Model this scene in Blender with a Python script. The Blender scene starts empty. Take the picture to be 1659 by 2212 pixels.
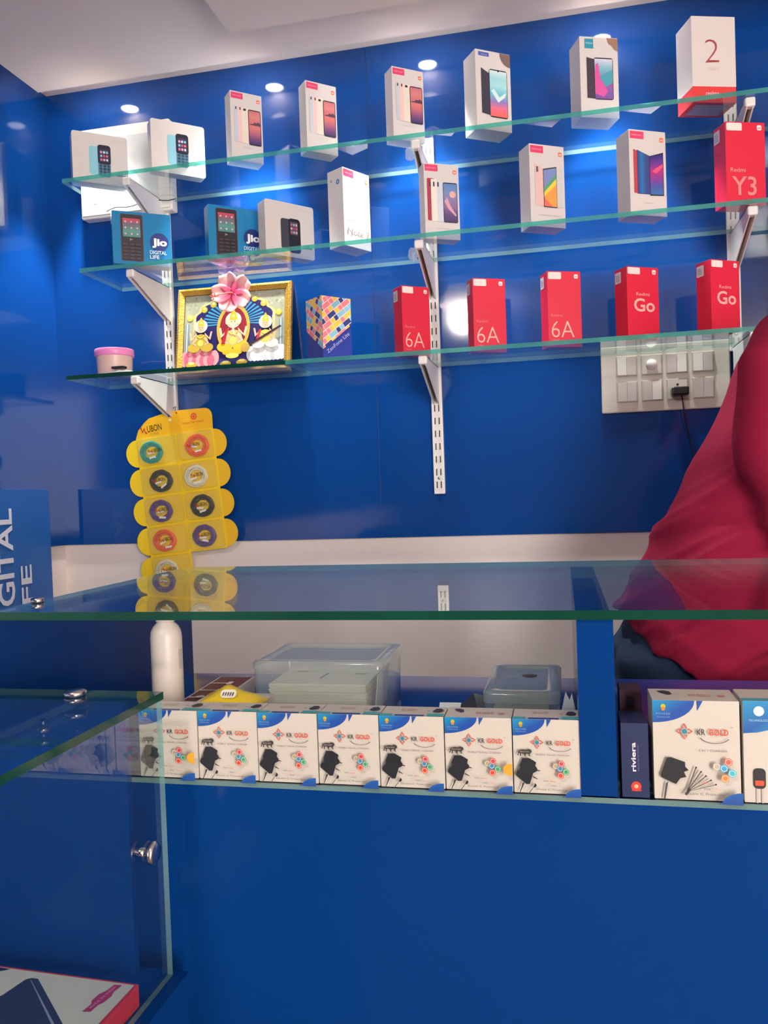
import bpy, bmesh, math, random
from math import sin, cos, pi, radians, sqrt, atan2
from mathutils import Vector, Matrix, Euler
random.seed(7)
SC = bpy.context.scene
COL = SC.collection

# ------------------------------------------------------------------ camera
YAW, PIT, ROL, FPX, DIST = 0.21510, -0.02380, -0.03515, 1765.92, 2.05788
cam_d = bpy.data.cameras.new('camera'); cam = bpy.data.objects.new('camera', cam_d); COL.objects.link(cam)
fwd = Vector((-sin(YAW)*cos(PIT), cos(YAW)*cos(PIT), sin(PIT)))
rgt = Vector((cos(YAW), sin(YAW), 0)); upv = rgt.cross(fwd)
r2 = rgt*cos(ROL)+upv*sin(ROL); u2 = upv*cos(ROL)-rgt*sin(ROL)
cam.matrix_world = Matrix(((r2.x, u2.x, -fwd.x, 0), (r2.y, u2.y, -fwd.y, -DIST), (r2.z, u2.z, -fwd.z, 1.1), (0, 0, 0, 1)))
cam_d.sensor_fit = 'VERTICAL'; cam_d.sensor_height = 24.0; cam_d.lens = FPX*24.0/2212.0
cam_d.clip_start = 0.02; cam_d.clip_end = 100
SC.camera = cam

# ------------------------------------------------------------------ view, world, large lights
vs = SC.view_settings; vs.view_transform = 'Standard'; vs.look = 'None'; vs.gamma = 1.0; vs.use_curve_mapping = False
vs.exposure = 0.12
world = bpy.data.worlds.new('world'); SC.world = world; world.use_nodes = True
world.node_tree.nodes['Background'].inputs[0].default_value = (0.75, 0.82, 1.0, 1)
world.node_tree.nodes['Background'].inputs[1].default_value = 1.0

def area(name, loc, rot, sx, sy, power, color):
    l = bpy.data.lights.new(name, 'AREA'); l.shape = 'RECTANGLE'; l.size = sx; l.size_y = sy; l.energy = power; l.color = color
    o = bpy.data.objects.new(name, l); o.location = loc; o.rotation_euler = rot; COL.objects.link(o); return o
# daylight coming in through the open shop front behind and to the right of the camera
area('shopfront_daylight', (2.05, -4.62, 1.15), (radians(90), 0, radians(0)), 1.3, 1.9, 150, (1.0, 0.92, 0.86))

GLOBE = 230.0
CEIL = 2.231        # unseen cove ceiling, added so lamps show only mirrored; false ceiling stops before walls
FC = 2.159          # underside of the false ceiling
Z1, Z2, Z3 = 1.899, 1.6751, 1.4132      # shelf mid heights
SHY = -0.2243                            # shelf front edge
ZG, GF, GB = 0.9764, -1.2236, -0.6794    # counter top, its front and back edge
ZF = 0.789                               # floor of the display
XL, XM, XR = -1.0201, -0.3008, 0.405     # wall standards

# ------------------------------------------------------------------ materials
def lin(c):
    if isinstance(c, str): c = tuple(int(c[i:i+2], 16)/255 for i in (0, 2, 4))
    return tuple((x/12.92 if x <= 0.04045 else ((x+0.055)/1.055)**2.4) for x in c[:3])
_mats = {}
def mat(name, col=None, rough=0.5, metal=0.0, spec=0.5, coat=0.0, sss=0.0, attr=False, noise=None, bump=None, emit=None):
    if name in _mats: return _mats[name]
    m = bpy.data.materials.new(name); m.use_nodes = True; nt = m.node_tree; b = nt.nodes['Principled BSDF']
    b.inputs['Roughness'].default_value = rough; b.inputs['Metallic'].default_value = metal
    b.inputs['Specular IOR Level'].default_value = spec; b.inputs['Coat Weight'].default_value = coat
    if coat: b.inputs['Coat Roughness'].default_value = 0.03
    if attr:
        a = nt.nodes.new('ShaderNodeAttribute'); a.attribute_name = 'Col'; nt.links.new(a.outputs['Color'], b.inputs['Base Color'])
    elif col is not None:
        b.inputs['Base Color'].default_value = (*lin(col), 1)
    if noise:
        sc, amt = noise
        n = nt.nodes.new('ShaderNodeTexNoise'); n.inputs['Scale'].default_value = sc; n.inputs['Detail'].default_value = 3
        tc = nt.nodes.new('ShaderNodeTexCoord'); nt.links.new(tc.outputs['Object'], n.inputs['Vector'])
        hs = nt.nodes.new('ShaderNodeHueSaturation'); hs.inputs['Color'].default_value = (*lin(col), 1)
        mr = nt.nodes.new('ShaderNodeMapRange'); mr.inputs['To Min'].default_value = 1-amt; mr.inputs['To Max'].default_value = 1+amt
        nt.links.new(n.outputs['Fac'], mr.inputs['Value']); nt.links.new(mr.outputs[0], hs.inputs['Value'])
        nt.links.new(hs.outputs[0], b.inputs['Base Color'])
    if bump:
        sc, st = bump
        n = nt.nodes.new('ShaderNodeTexNoise'); n.inputs['Scale'].default_value = sc; n.inputs['Detail'].default_value = 4
        tc = nt.nodes.new('ShaderNodeTexCoord'); nt.links.new(tc.outputs['Object'], n.inputs['Vector'])
        bp = nt.nodes.new('ShaderNodeBump'); bp.inputs['Strength'].default_value = st; bp.inputs['Distance'].default_value = 0.004
        nt.links.new(n.outputs['Fac'], bp.inputs['Height']); nt.links.new(bp.outputs[0], b.inputs['Normal'])
    if emit:
        b.inputs['Emission Color'].default_value = (*emit[0], 1); b.inputs['Emission Strength'].default_value = emit[1]
    _mats[name] = m; return m

def glass_mat(name, tint=(0.94, 0.975, 0.965), body=0.0, bodycol=(0.7, 0.8, 0.78), ior=1.5, rough=0.0):
    """thin sheet of glass or clear plastic: clear transmission mixed with a Fresnel mirror"""
    if name in _mats: return _mats[name]
    m = bpy.data.materials.new(name); m.use_nodes = True; nt = m.node_tree
    for n in list(nt.nodes): nt.nodes.remove(n)
    N = nt.nodes.new; L = nt.links.new
    out = N('ShaderNodeOutputMaterial'); tr = N('ShaderNodeBsdfTransparent'); tr.inputs[0].default_value = (*tint, 1)
    gl = N('ShaderNodeBsdfGlossy'); gl.inputs['Roughness'].default_value = rough; gl.inputs['Color'].default_value = (1, 1, 1, 1)
    geo = N('ShaderNodeNewGeometry'); mr = N('ShaderNodeMapRange'); mr.inputs['To Min'].default_value = ior; mr.inputs['To Max'].default_value = 1/ior
    L(geo.outputs['Backfacing'], mr.inputs['Value'])
    fr = N('ShaderNodeFresnel'); L(mr.outputs[0], fr.inputs['IOR'])
    base = tr
    if body > 0:
        df = N('ShaderNodeBsdfDiffuse'); df.inputs[0].default_value = (*bodycol, 1)
        tl = N('ShaderNodeBsdfTranslucent'); tl.inputs[0].default_value = (*bodycol, 1)
        m1 = N('ShaderNodeMixShader'); m1.inputs[0].default_value = 0.5; L(df.outputs[0], m1.inputs[1]); L(tl.outputs[0], m1.inputs[2])
        m0 = N('ShaderNodeMixShader'); m0.inputs[0].default_value = body; L(tr.outputs[0], m0.inputs[1]); L(m1.outputs[0], m0.inputs[2]); base = m0
    mx = N('ShaderNodeMixShader'); L(fr.outputs[0], mx.inputs[0]); L(base.outputs[0], mx.inputs[1]); L(gl.outputs[0], mx.inputs[2])
    L(mx.outputs[0], out.inputs[0]); _mats[name] = m; return m

M_PRINT = mat('printed_card', attr=True, rough=0.42, spec=0.4)
M_GLOSSP = mat('glossy_print', attr=True, rough=0.16, spec=0.5)
M_BLUE = mat('blue_laminate', '0b3f86', rough=0.07, spec=0.5, noise=(1.3, 0.05))
M_BLUEC = mat('blue_counter_laminate', '063574', rough=0.14, spec=0.12, noise=(1.1, 0.05))
M_SEAM = mat('seam', '3a3560', rough=0.6)
M_WALL = mat('white_wall_paint', 'e6dad4', rough=0.7, spec=0.2, bump=(60, 0.05), noise=(2.0, 0.03))
M_CEIL = mat('ceiling_paint', 'e6d8d0', rough=0.8, spec=0.1, noise=(1.5, 0.03))
M_FLOOR = mat('floor_tile', '84786e', rough=0.25, noise=(3, 0.08))
M_WMETAL = mat('white_powder_coat', 'e6e0dc', rough=0.35)
M_SLOT = mat('slot_shadow', '3c342f', rough=0.8)
M_PLAST = mat('white_plastic', 'e3ded6', rough=0.3)
M_PLAST2 = mat('ivory_plastic', 'd9d2c6', rough=0.28)
M_BLACK = mat('black_plastic', '17171b', rough=0.3)
M_CHROME = mat('brushed_steel', 'd6cfc9', rough=0.18, metal=1.0)
M_GLASS = glass_mat('clear_glass')
M_GLASSC = glass_mat('counter_glass', tint=(0.90, 0.95, 0.94))
M_PANE = glass_mat('case_glass', tint=(0.90, 0.94, 0.94))
M_CLEARP = glass_mat('frosted_clear_plastic', tint=(0.93, 0.97, 0.95), body=0.26, bodycol=(0.88, 0.96, 0.93), rough=0.12, ior=1.45)
M_BLIST = glass_mat('blister_plastic', tint=(0.96, 0.96, 0.93), body=0.10, bodycol=(0.9, 0.9, 0.75), rough=0.08, ior=1.4)
def edge_mat(name, col, tr):
    m = bpy.data.materials.new(name); m.use_nodes = True; nt = m.node_tree
    for n in list(nt.nodes): nt.nodes.remove(n)
    N = nt.nodes.new; L = nt.links.new
    out = N('ShaderNodeOutputMaterial'); t = N('ShaderNodeBsdfTransparent'); t.inputs[0].default_value = (*[min(1, c*2.2) for c in col], 1)
    g = N('ShaderNodeBsdfPrincipled'); g.inputs['Base Color'].default_value = (*col, 1); g.inputs['Roughness'].default_value = 0.12
    no = N('ShaderNodeTexNoise'); no.inputs['Scale'].default_value = 9; no.inputs['Detail'].default_value = 2
    tc = N('ShaderNodeTexCoord'); L(tc.outputs['Object'], no.inputs['Vector'])
    mr = N('ShaderNodeMapRange'); mr.inputs['To Min'].default_value = 0.55; mr.inputs['To Max'].default_value = 1.5; L(no.outputs['Fac'], mr.inputs['Value'])
    hs = N('ShaderNodeHueSaturation'); hs.inputs['Color'].default_value = (*col, 1); L(mr.outputs[0], hs.inputs['Value']); L(hs.outputs[0], g.inputs['Base Color'])
    mx = N('ShaderNodeMixShader'); mx.inputs[0].default_value = 1-tr; L(t.outputs[0], mx.inputs[1]); L(g.outputs[0], mx.inputs[2]); L(mx.outputs[0], out.inputs[0])
    return m
M_EDGE = edge_mat('green_glass_edge', (0.09, 0.40, 0.33), 0.42)
M_EDGED = edge_mat('dark_green_glass_edge', (0.004, 0.052, 0.032), 0.12)
M_EDGEL = edge_mat('pale_glass_edge', (0.25, 0.42, 0.40), 0.5)

# ------------------------------------------------------------------ mesh builder
class MB:
    def __init__(s): s.v = []; s.f = []; s.m = []; s.c = []; s.sm = []; s.mats = []; s.T = Matrix.Identity(4)
    def mi(s, m):
        if m not in s.mats: s.mats.append(m)
        return s.mats.index(m)
    def face(s, pts, m, c=None, smooth=False):
        i = len(s.v); s.v += [tuple(s.T @ Vector(p)) for p in pts]; n = len(pts)
        s.f.append(tuple(range(i, i+n))); s.m.append(s.mi(m)); s.sm.append(smooth)
        if c is None: c = 'ffffff'
        s.c.append([lin(q) for q in c] if isinstance(c, list) else [lin(c)]*n)
    def mesh(s, vs, fs, m, c=None, smooth=False):
        i = len(s.v); s.v += [tuple(s.T @ Vector(p)) for p in vs]; k = s.mi(m); cc = lin(c or 'ffffff')
        for f in fs: s.f.append(tuple(i+j for j in f)); s.m.append(k); s.sm.append(smooth); s.c.append([cc]*len(f))
    def box(s, a, b, m, c=None):
        x0, y0, z0 = a; x1, y1, z1 = b
        v = [(x0, y0, z0), (x1, y0, z0), (x1, y1, z0), (x0, y1, z0), (x0, y0, z1), (x1, y0, z1), (x1, y1, z1), (x0, y1, z1)]
        s.mesh(v, [(0, 3, 2, 1), (4, 5, 6, 7), (0, 1, 5, 4), (1, 2, 6, 5), (2, 3, 7, 6), (3, 0, 4, 7)], m, c)
    def prism(s, poly, y0, y1, m, c=None, smooth=False, axis='y'):
        """extrude an outline given in (x, z) along y (axis 'x': outline (y, z) along x; 'z': outline (x, y) along z)"""
        P = {'y': lambda a, b, t: (a, t, b), 'x': lambda a, b, t: (t, a, b), 'z': lambda a, b, t: (a, b, t)}[axis]
        n = len(poly); v = [P(a, b, y0) for a, b in poly]+[P(a, b, y1) for a, b in poly]
        s.mesh(v, [tuple(range(n))[::-1], tuple(range(n, 2*n))], m, c)
        s.mesh(v, [(i, (i+1) % n, n+(i+1) % n, n+i) for i in range(n)], m, c, smooth)
    def rings(s, rs, m, c=None, smooth=True, cap=True):
        n = len(rs[0]); v = [p for r in rs for p in r]; f = []
        for k in range(len(rs)-1):
            for i in range(n): f.append((k*n+i, k*n+(i+1) % n, (k+1)*n+(i+1) % n, (k+1)*n+i))
        if cap: f += [tuple(range(n))[::-1], tuple(range((len(rs)-1)*n, len(rs)*n))]
        s.mesh(v, f, m, c, smooth)
    def lathe(s, prof, m, c=None, n=28, o=(0, 0, 0), sx=1, sy=1, cap=True):
        s.rings([[(o[0]+r*sx*cos(2*pi*i/n), o[1]+r*sy*sin(2*pi*i/n), o[2]+z) for i in range(n)] for r, z in prof], m, c, True, cap)
    def tube(s, pts, r, m, c=None, n=8):
        pts = [Vector(p) for p in pts]; rs = []; up = Vector((0.13, 0.31, 0.94)).normalized()
        for i, p in enumerate(pts):
            d = (pts[min(i+1, len(pts)-1)]-pts[max(i-1, 0)]).normalized(); a = d.cross(up)
            if a.length < 1e-3: a = d.cross(Vector((1, 0, 0)))
            a.normalize(); b = d.cross(a); rr = r[i] if isinstance(r, list) else r
            rs.append([tuple(p+a*rr*cos(2*pi*k/n)+b*rr*sin(2*pi*k/n)) for k in range(n)])
        s.rings(rs, m, c)
    def build(s, name, parent=None, loc=None, rot=None, weld=False):
        me = bpy.data.meshes.new(name); me.from_pydata(s.v, [], s.f); me.update()
        for m in s.mats: me.materials.append(m)
        me.polygons.foreach_set('material_index', s.m); me.polygons.foreach_set('use_smooth', s.sm)
        ca = me.color_attributes.new('Col', 'FLOAT_COLOR', 'CORNER')
        flat = []
        for cs in s.c:
            for q in cs: flat += [q[0], q[1], q[2], 1.0]
        ca.data.foreach_set('color', flat)
        me.validate()
        if weld:
            bm = bmesh.new(); bm.from_mesh(me); bmesh.ops.remove_doubles(bm, verts=bm.verts, dist=1e-6); bm.to_mesh(me); bm.free()
        o = bpy.data.objects.new(name, me); COL.objects.link(o)
        if parent: o.parent = parent
        if loc: o.location = loc
        if rot: o.rotation_euler = rot
        return o

def tag(o, label, cat, group=None):
    o['label'] = label; o['category'] = cat
    if group: o['group'] = group
    return o
def thing(name, label, cat, loc=(0, 0, 0), rz=0, group=None, rot=None):
    o = bpy.data.objects.new(name, None); o.empty_display_size = 0.02; COL.objects.link(o)
    o.location = loc; o.rotation_euler = rot if rot else (0, 0, rz)
    return tag(o, label, cat, group)
def struct(o): o['kind'] = 'structure'; return o
def bevel(o, w, seg=2):
    b = o.modifiers.new('bevel', 'BEVEL'); b.width = w; b.segments = seg; b.limit_method = 'ANGLE'; b.angle_limit = radians(35); return o
def copy_tree(o, parent=None):
    c = o.copy(); COL.objects.link(c)
    if parent: c.parent = parent
    for ch in list(o.children): copy_tree(ch, c)
    return c

_txt = {}
def glyphs(s, bold=0.0, shear=0.0):
    """triangles of a line of text, lower left at 0,0, capital height 1; returns verts, faces, width"""
    key = (s, bold, shear)
    if key in _txt: return _txt[key]
    cu = bpy.data.curves.new('t', 'FONT'); cu.body = s; cu.size = 1.0; cu.offset = bold; cu.shear = shear; cu.resolution_u = 3
    ob = bpy.data.objects.new('t', cu); COL.objects.link(ob)
    dg = bpy.context.evaluated_depsgraph_get(); ev = ob.evaluated_get(dg); me = ev.to_mesh()
    vs = [(v.co.x, v.co.y) for v in me.vertices]; fs = [tuple(p.vertices) for p in me.polygons]
    ev.to_mesh_clear(); bpy.data.objects.remove(ob); bpy.data.curves.remove(cu)
    k = 1/0.73
    if vs:
        x0 = min(v[0] for v in vs); vs = [((x-x0)*k, y*k) for x, y in vs]; w = max(v[0] for v in vs)
    else: w = 0
    _txt[key] = (vs, fs, w); return _txt[key]

class Face:
    """draws flat print on one face of a thing. org + u*ux + v*uv, lifted along n"""
    def __init__(s, mb, org, ux, uv, w, h, m=None, lift=0.0004):
        s.mb = mb; s.o = Vector(org); s.ux = Vector(ux).normalized(); s.uv = Vector(uv).normalized(); s.n = s.ux.cross(s.uv); s.w = w; s.h = h
        s.k = 1; s.m = m or M_PRINT; s.lift = lift
    def P(s, u, v): return tuple(s.o+s.ux*(u*s.w)+s.uv*(v*s.h)+s.n*(s.lift*s.k))
    def poly(s, pts, c, m=None):
        s.mb.face([s.P(*p) for p in pts], m or s.m, c); s.k += 0.35
    def rect(s, u0, v0, u1, v1, c, top=None, m=None):
        s.poly([(u0, v0), (u1, v0), (u1, v1), (u0, v1)], [c, c, top, top] if top else c, m)
    def rrect(s, u0, v0, u1, v1, c, r=0.05, m=None):
        a = s.w/s.h; p = []
        for cx, cy, t0 in ((u1-r, v0+r*a, -90), (u1-r, v1-r*a, 0), (u0+r, v1-r*a, 90), (u0+r, v0+r*a, 180)):
            for k in range(5):
                t = radians(t0+k*22.5); p.append((cx+r*cos(t), cy+r*a*sin(t)))
        s.poly(p, c, m)
    def disc(s, u, v, r, c, n=24, ry=None, a0=0, a1=360, m=None):
        a = s.w/s.h; ry = ry if ry is not None else r*a; e = n if a1-a0 >= 360 else n+1
        s.poly([(u+r*cos(radians(a0+(a1-a0)*i/n)), v+ry*sin(radians(a0+(a1-a0)*i/n))) for i in range(e)], c, m)
    def ring(s, u, v, r, t, c, n=28, ry=None, a0=0, a1=360):
        a = s.w/s.h; ry = ry if ry is not None else r*a; k = ry/r
        for i in range(n):
            p, q = radians(a0+(a1-a0)*i/n), radians(a0+(a1-a0)*(i+1)/n)
            s.mb.face([s.P(u+(r-t)*cos(p), v+(r-t)*k*sin(p)), s.P(u+r*cos(p), v+r*k*sin(p)), s.P(u+r*cos(q), v+r*k*sin(q)), s.P(u+(r-t)*cos(q), v+(r-t)*k*sin(q))], s.m, c)
        s.k += 0.35
    def text(s, t, u, v, capv, c, w=None, ang=0, bold=0.0, shear=0.0, m=None):
        """capv: capital height as a fraction of h; w: forced width as fraction of s.w"""
        vs, fs, tw = glyphs(t, bold, shear); H = capv*s.h; k = (w*s.w/tw) if w else H
        ca, sa = cos(radians(ang)), sin(radians(ang)); out = []
        for x, y in vs:
            X, Y = x*k, y*H; out.append(tuple(s.o+s.ux*(u*s.w+X*ca-Y*sa)+s.uv*(v*s.h+X*sa+Y*ca)+s.n*(s.lift*s.k)))
        s.mb.mesh(out, fs, m or s.m, c); s.k += 0.35
    def grad(s, pts_fn, stops, n=10):
        for i in range(n):
            t0, t1 = i/n, (i+1)/n
            def cc(t):
                t *= len(stops)-1; k = min(int(t), len(stops)-2); q = t-k
                A, B = [tuple(int(stops[j][z:z+2], 16)/255 for z in (0, 2, 4)) for j in (k, k+1)]
                return tuple(A[z]*(1-q)+B[z]*q for z in range(3))
            a, b = pts_fn(t0); d, e = pts_fn(t1)
            s.mb.face([s.P(*a), s.P(*b), s.P(*e), s.P(*d)], s.m, [cc(t0), cc(t0), cc(t1), cc(t1)])
        s.k += 0.35
    def gquad(s, u0, v0, u1, v1, stops, n=10, slope=0.0):
        """vertical gradient, bottom to top"""
        s.grad(lambda t: ((u0, v0+(v1-v0)*t), (u1, v0+(v1-v0)*t+slope)), stops, n)

# ------------------------------------------------------------------ the room
def room():
    m = MB(); m.box((-3.0, -5.2, -0.1), (3.4, 0.2, 0.0), M_FLOOR); struct(m.build('floor'))
    m = MB(); m.box((-3.0, -5.2, CEIL), (3.4, 0.2, CEIL+0.1), M_CEIL); struct(m.build('ceiling'))
    m = MB(); m.box((-1.286, -5.2, FC), (3.4, -0.16, CEIL), M_CEIL); struct(m.build('trim_4'))
    m = MB(); m.box((-3.0, 0.0, 0.0), (3.4, 0.2, CEIL), M_WALL); struct(m.build('wall_back'))
    m = MB(); m.box((-1.566, -5.2, 0.0), (-1.372, 0.0, CEIL), M_WALL); struct(m.build('wall_left'))
    m = MB(); m.box((3.0, -5.2, 0.0), (3.2, 0.0, CEIL), M_WALL); struct(m.build('wall_right'))
    m = MB()
    M_FRONT = mat('front_wall_paint', '6e645e', rough=.7); m.box((-1.372, -4.9, 0.0), (1.35, -4.7, CEIL), M_FRONT); m.box((2.75, -4.9, 0.0), (3.0, -4.7, CEIL), M_FRONT)
    struct(m.build('wall_front'))
    # glossy blue laminate cladding of the upper walls, with the joint between two sheets
    m = MB(); m.box((-1.366, -0.006, 0.984), (-0.456, 0.0, CEIL), M_BLUE); m.box((-0.4545, -0.006, 0.984), (3.0, 0.0, CEIL), M_BLUE)
    m.box((-0.456, -0.005, 0.984), (-0.4545, 0.0, CEIL), M_SEAM)
    struct(m.build('trim_1'))
    m = MB(); m.box((-1.372, -4.7, 0.984), (-1.366, -0.006, CEIL), M_BLUE); struct(m.build('trim_2'))
    m = MB(); m.box((-0.691, -4.6, FC-0.03), (3.0, -0.3286, FC), M_CEIL); struct(m.build('trim_3'))
room()

# ------------------------------------------------------------------ downlights
def downlight(x, y, z, r, power, label, group, spot=95, blend=0.6, col=(1, 0.97, 0.95), strength=60):
    t = thing('downlight', label, 'ceiling light', (x, y, z), 0, group)
    m = MB(); n = 28
    rs = [[(q*cos(2*pi*i/n), q*sin(2*pi*i/n), h) for i in range(n)] for q, h in ((r*1.02, 0.0), (r*1.35, 0.0), (r*1.35, -0.003), (r*1.05, -0.004))]
    m.rings(rs, M_WMETAL, cap=False); m.build('rim', t)
    m = MB(); e = mat('lamp_%d' % strength, 'ffffff', emit=(col, strength))
    m.lathe([(r, -0.002), (r*0.9, -0.004), (r*0.5, -0.0065), (0.0005, -0.007)], e); m.build('diffuser', t)
    l = bpy.data.lights.new('lamp', 'SPOT'); l.energy = power; l.spot_size = radians(spot); l.spot_blend = blend; l.shadow_soft_size = r; l.color = col
    o = bpy.data.objects.new('lamp', l); COL.objects.link(o); o.parent = t; o.location = (0, 0, -0.012)
    return t
G1 = 'downlights in the ceiling above the glass shelves'
nm = ['above the left end of the top shelf', 'second from the left above the top shelf', 'third from the left above the top shelf', 'above the right part of the top shelf']
for i, x in enumerate((-1.181, -0.743, -0.315, 0.129)):
    downlight(x, -0.13, CEIL-0.0001, 0.023, 75.0, 'round recessed downlight '+nm[i], G1, spot=56, blend=0.5)
def globe():
    t = thing('globe_lamp', 'white globe lamp behind the viewer, mirrored in the blue wall between red boxes', 'ceiling light', (-0.512, -2.53, 2.05))
    m = MB(); n = 14; r = .060; m.lathe([(max(.0005, r*sin(pi*k/n)), -r*cos(pi*k/n)) for k in range(n+1)], mat('globe_glow', 'ffffff', emit=((1, .95, .9), GLOBE)), n=28); m.build('globe', t)
    m = MB(); m.lathe([(.035, .0585), (.036, .06), (.036, .078), (.0005, .0785)], M_WMETAL); m.build('holder', t)
globe()

# ------------------------------------------------------------------ glass sheets
def sheet(name, x0, x1, y0, y1, z, t, parent=None, mg=M_GLASS, me=M_EDGE, poly=None, side=None):
    poly = poly or [(x0, y0), (x1, y0), (x1, y1), (x0, y1)]
    m = MB(); n = len(poly)
    m.mesh([(a, b, z) for a, b in poly]+[(a, b, z+t) for a, b in poly], [tuple(range(n))[::-1], tuple(range(n, 2*n))], mg)
    for i in range(n):
        j = (i+1) % n; (a, b), (c, d) = poly[i], poly[j]
        mm = me if abs(b-d) < abs(a-c) and b < (y0+y1)/2 else (side or M_EDGEL)
        m.face([(a, b, z), (c, d, z), (c, d, z+t), (a, b, z+t)], mm)
    return m.build(name, parent)
ST = 0.010
tag(sheet('glass_shelf', -1.187, 1.2, SHY, -0.022, Z1-ST/2, ST), 'green-edged glass shelf, topmost of the three, carrying white phone boxes', 'shelf')
tag(sheet('glass_shelf', -1.150, 1.2, SHY, -0.022, Z2-ST/2, ST), 'green-edged glass shelf in the middle of the three', 'shelf')
tag(sheet('glass_shelf', -1.200, -0.625, SHY, -0.022, Z3-ST/2, ST, me=M_EDGED), 'left pane of the lowest glass shelf, under the framed picture', 'shelf')
tag(sheet('glass_shelf', -0.6245, 1.2, SHY, -0.03, Z3-ST/2, ST), 'long right pane of the lowest glass shelf, under the red phone boxes', 'shelf')

# ------------------------------------------------------------------ wall standards and brackets
def standard(x, z0, z1, label):
    m = MB(); w = 0.0135
    m.prism([(x-w, 0), (x+w, 0), (x+w, 0), (x-w, 0)], 0, 0.0, M_WMETAL) if 0 else None
    m.box((x-w, -0.019, z0), (x+w, -0.006, z1), M_WMETAL)
    o = m.build('wall_standard'); bevel(o, 0.0018)
    t = tag(o, label, 'shelf standard', 'slotted white wall standards')
    s = MB(); z = z0+0.015
    while z < z1-0.02:
        for dx in (-0.0052, 0.0052): s.box((x+dx-0.0013, -0.0198, z), (x+dx+0.0013, -0.0188, z+0.0165), M_SLOT)
        z += 0.032
    s.build('slots', o)
    s = MB(); s.lathe([(0.0035, 0), (0.003, 0.001), (0.0005, 0.0012)], M_CHROME, n=14)
    k = s.build('screw', o); k.location = (x, -0.0193, z0+0.040); k.rotation_euler = (radians(90), 0, 0)
standard(XL, 1.331, 2.02, 'white slotted wall standard at the left end of the shelves, above the yellow card')
standard(XM, 1.0914, 1.978, 'white slotted wall standard in the middle, its lower end bare below the shelves')
standard(XR, 1.40, 1.99, 'white slotted wall standard at the right, beside the last red box')
def bracket(x, z, label, mm=M_WMETAL):
    """tapered cantilever bracket with its top under the glass at height z"""
    t = thing('shelf_bracket', label, 'bracket', (x, 0, z), 0, 'white shelf brackets')
    o = [(-0.019, 0.0), (-0.205, 0.0), (-0.213, -0.006), (-0.215, -0.016), (-0.208, -0.022), (-0.19, -0.028), (-0.06, -0.078), (-0.019, -0.092)]
    m = MB()
    for s in (-1, 1): m.prism(o, s*0.0062-0.0012, s*0.0062+0.0012, mm, axis='x')
    m.build('side_plates', t)
    m = MB(); m.box((-0.0074, -0.2, -0.0012), (0.0074, -0.019, 0.0), mm); m.build('top_plate', t)
    m = MB(); m.box((-0.0105, -0.2155, -0.020), (0.0105, -0.196, 0.0), mm); b = m.build('end_cap', t); bevel(b, 0.004, 3)
    return t
for x, n in ((XL, 'left'), (XM, 'middle'), (XR, 'right')):
    for z, k in ((Z1, 'top'), (Z2, 'middle'), (Z3, 'lowest')):
        bracket(x, z-ST/2-0.0002, 'white tapered bracket under the %s glass shelf on the %s standard' % (k, n))

# crumpled clear wrapping left on the middle brackets
def crumple(name, loc, sx, sy, sz, m, seed, n=9, c=None, parent=None):
    rnd = random.Random(seed); bm = bmesh.new(); bmesh.ops.create_icosphere(bm, subdivisions=3, radius=1)
    for v in bm.verts:
        k = 0.75+0.4*rnd.random(); v.co = Vector((v.co.x*sx*k, v.co.y*sy*k, v.co.z*sz*k))
    b = MB(); b.mesh([tuple(v.co) for v in bm.verts], [tuple(q.index for q in f.verts) for f in bm.faces], m, c); bm.free()
    o = b.build(name, parent); o.location = loc; return o
for z, s, k in ((Z1, 1, 'top'), (Z2, 2, 'middle')):
    o = crumple('plastic_wrap', (XM-0.012, -0.222, z-0.040), 0.011, 0.009, 0.016, M_CLEARP, s)
    tag(o, 'crumpled clear plastic film left on the middle bracket under the %s shelf' % k, 'plastic film', 'plastic film on the brackets')

# ------------------------------------------------------------------ boxes on the shelves
def rounded(w, h, r, n=5):
    p = []
    for cx, cy, t0 in ((w/2-r, r, -90), (w/2-r, h-r, 0), (-w/2+r, h-r, 90), (-w/2+r, r, 180)):
        for k in range(n): t = radians(t0+k*90/(n-1)); p.append((cx+r*cos(t), cy+r*sin(t)))
    return p
def carton(w, h, d, col, r=0.0012, m=None):
    b = MB(); b.prism(rounded(w, h, r), 0, d, m or M_PRINT, col, smooth=False); return b
def faces(b, w, h, d):
    return (Face(b, (-w/2, 0, 0), (1, 0, 0), (0, 0, 1), w, h), Face(b, (-w/2, d, 0), (0, -1, 0), (0, 0, 1), d, h),
            Face(b, (-w/2, 0, h), (1, 0, 0), (0, 1, 0), w, d))
WHT = 'd8d1cd'
def place(b, name, spec, z, label, cat='phone box', group=None, face=None):
    x, y, t = spec[:3]; o = b.build(name); o.location = (x, y, z); o.rotation_euler = (0, 0, t)
    return tag(o, label, cat, group)

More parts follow.
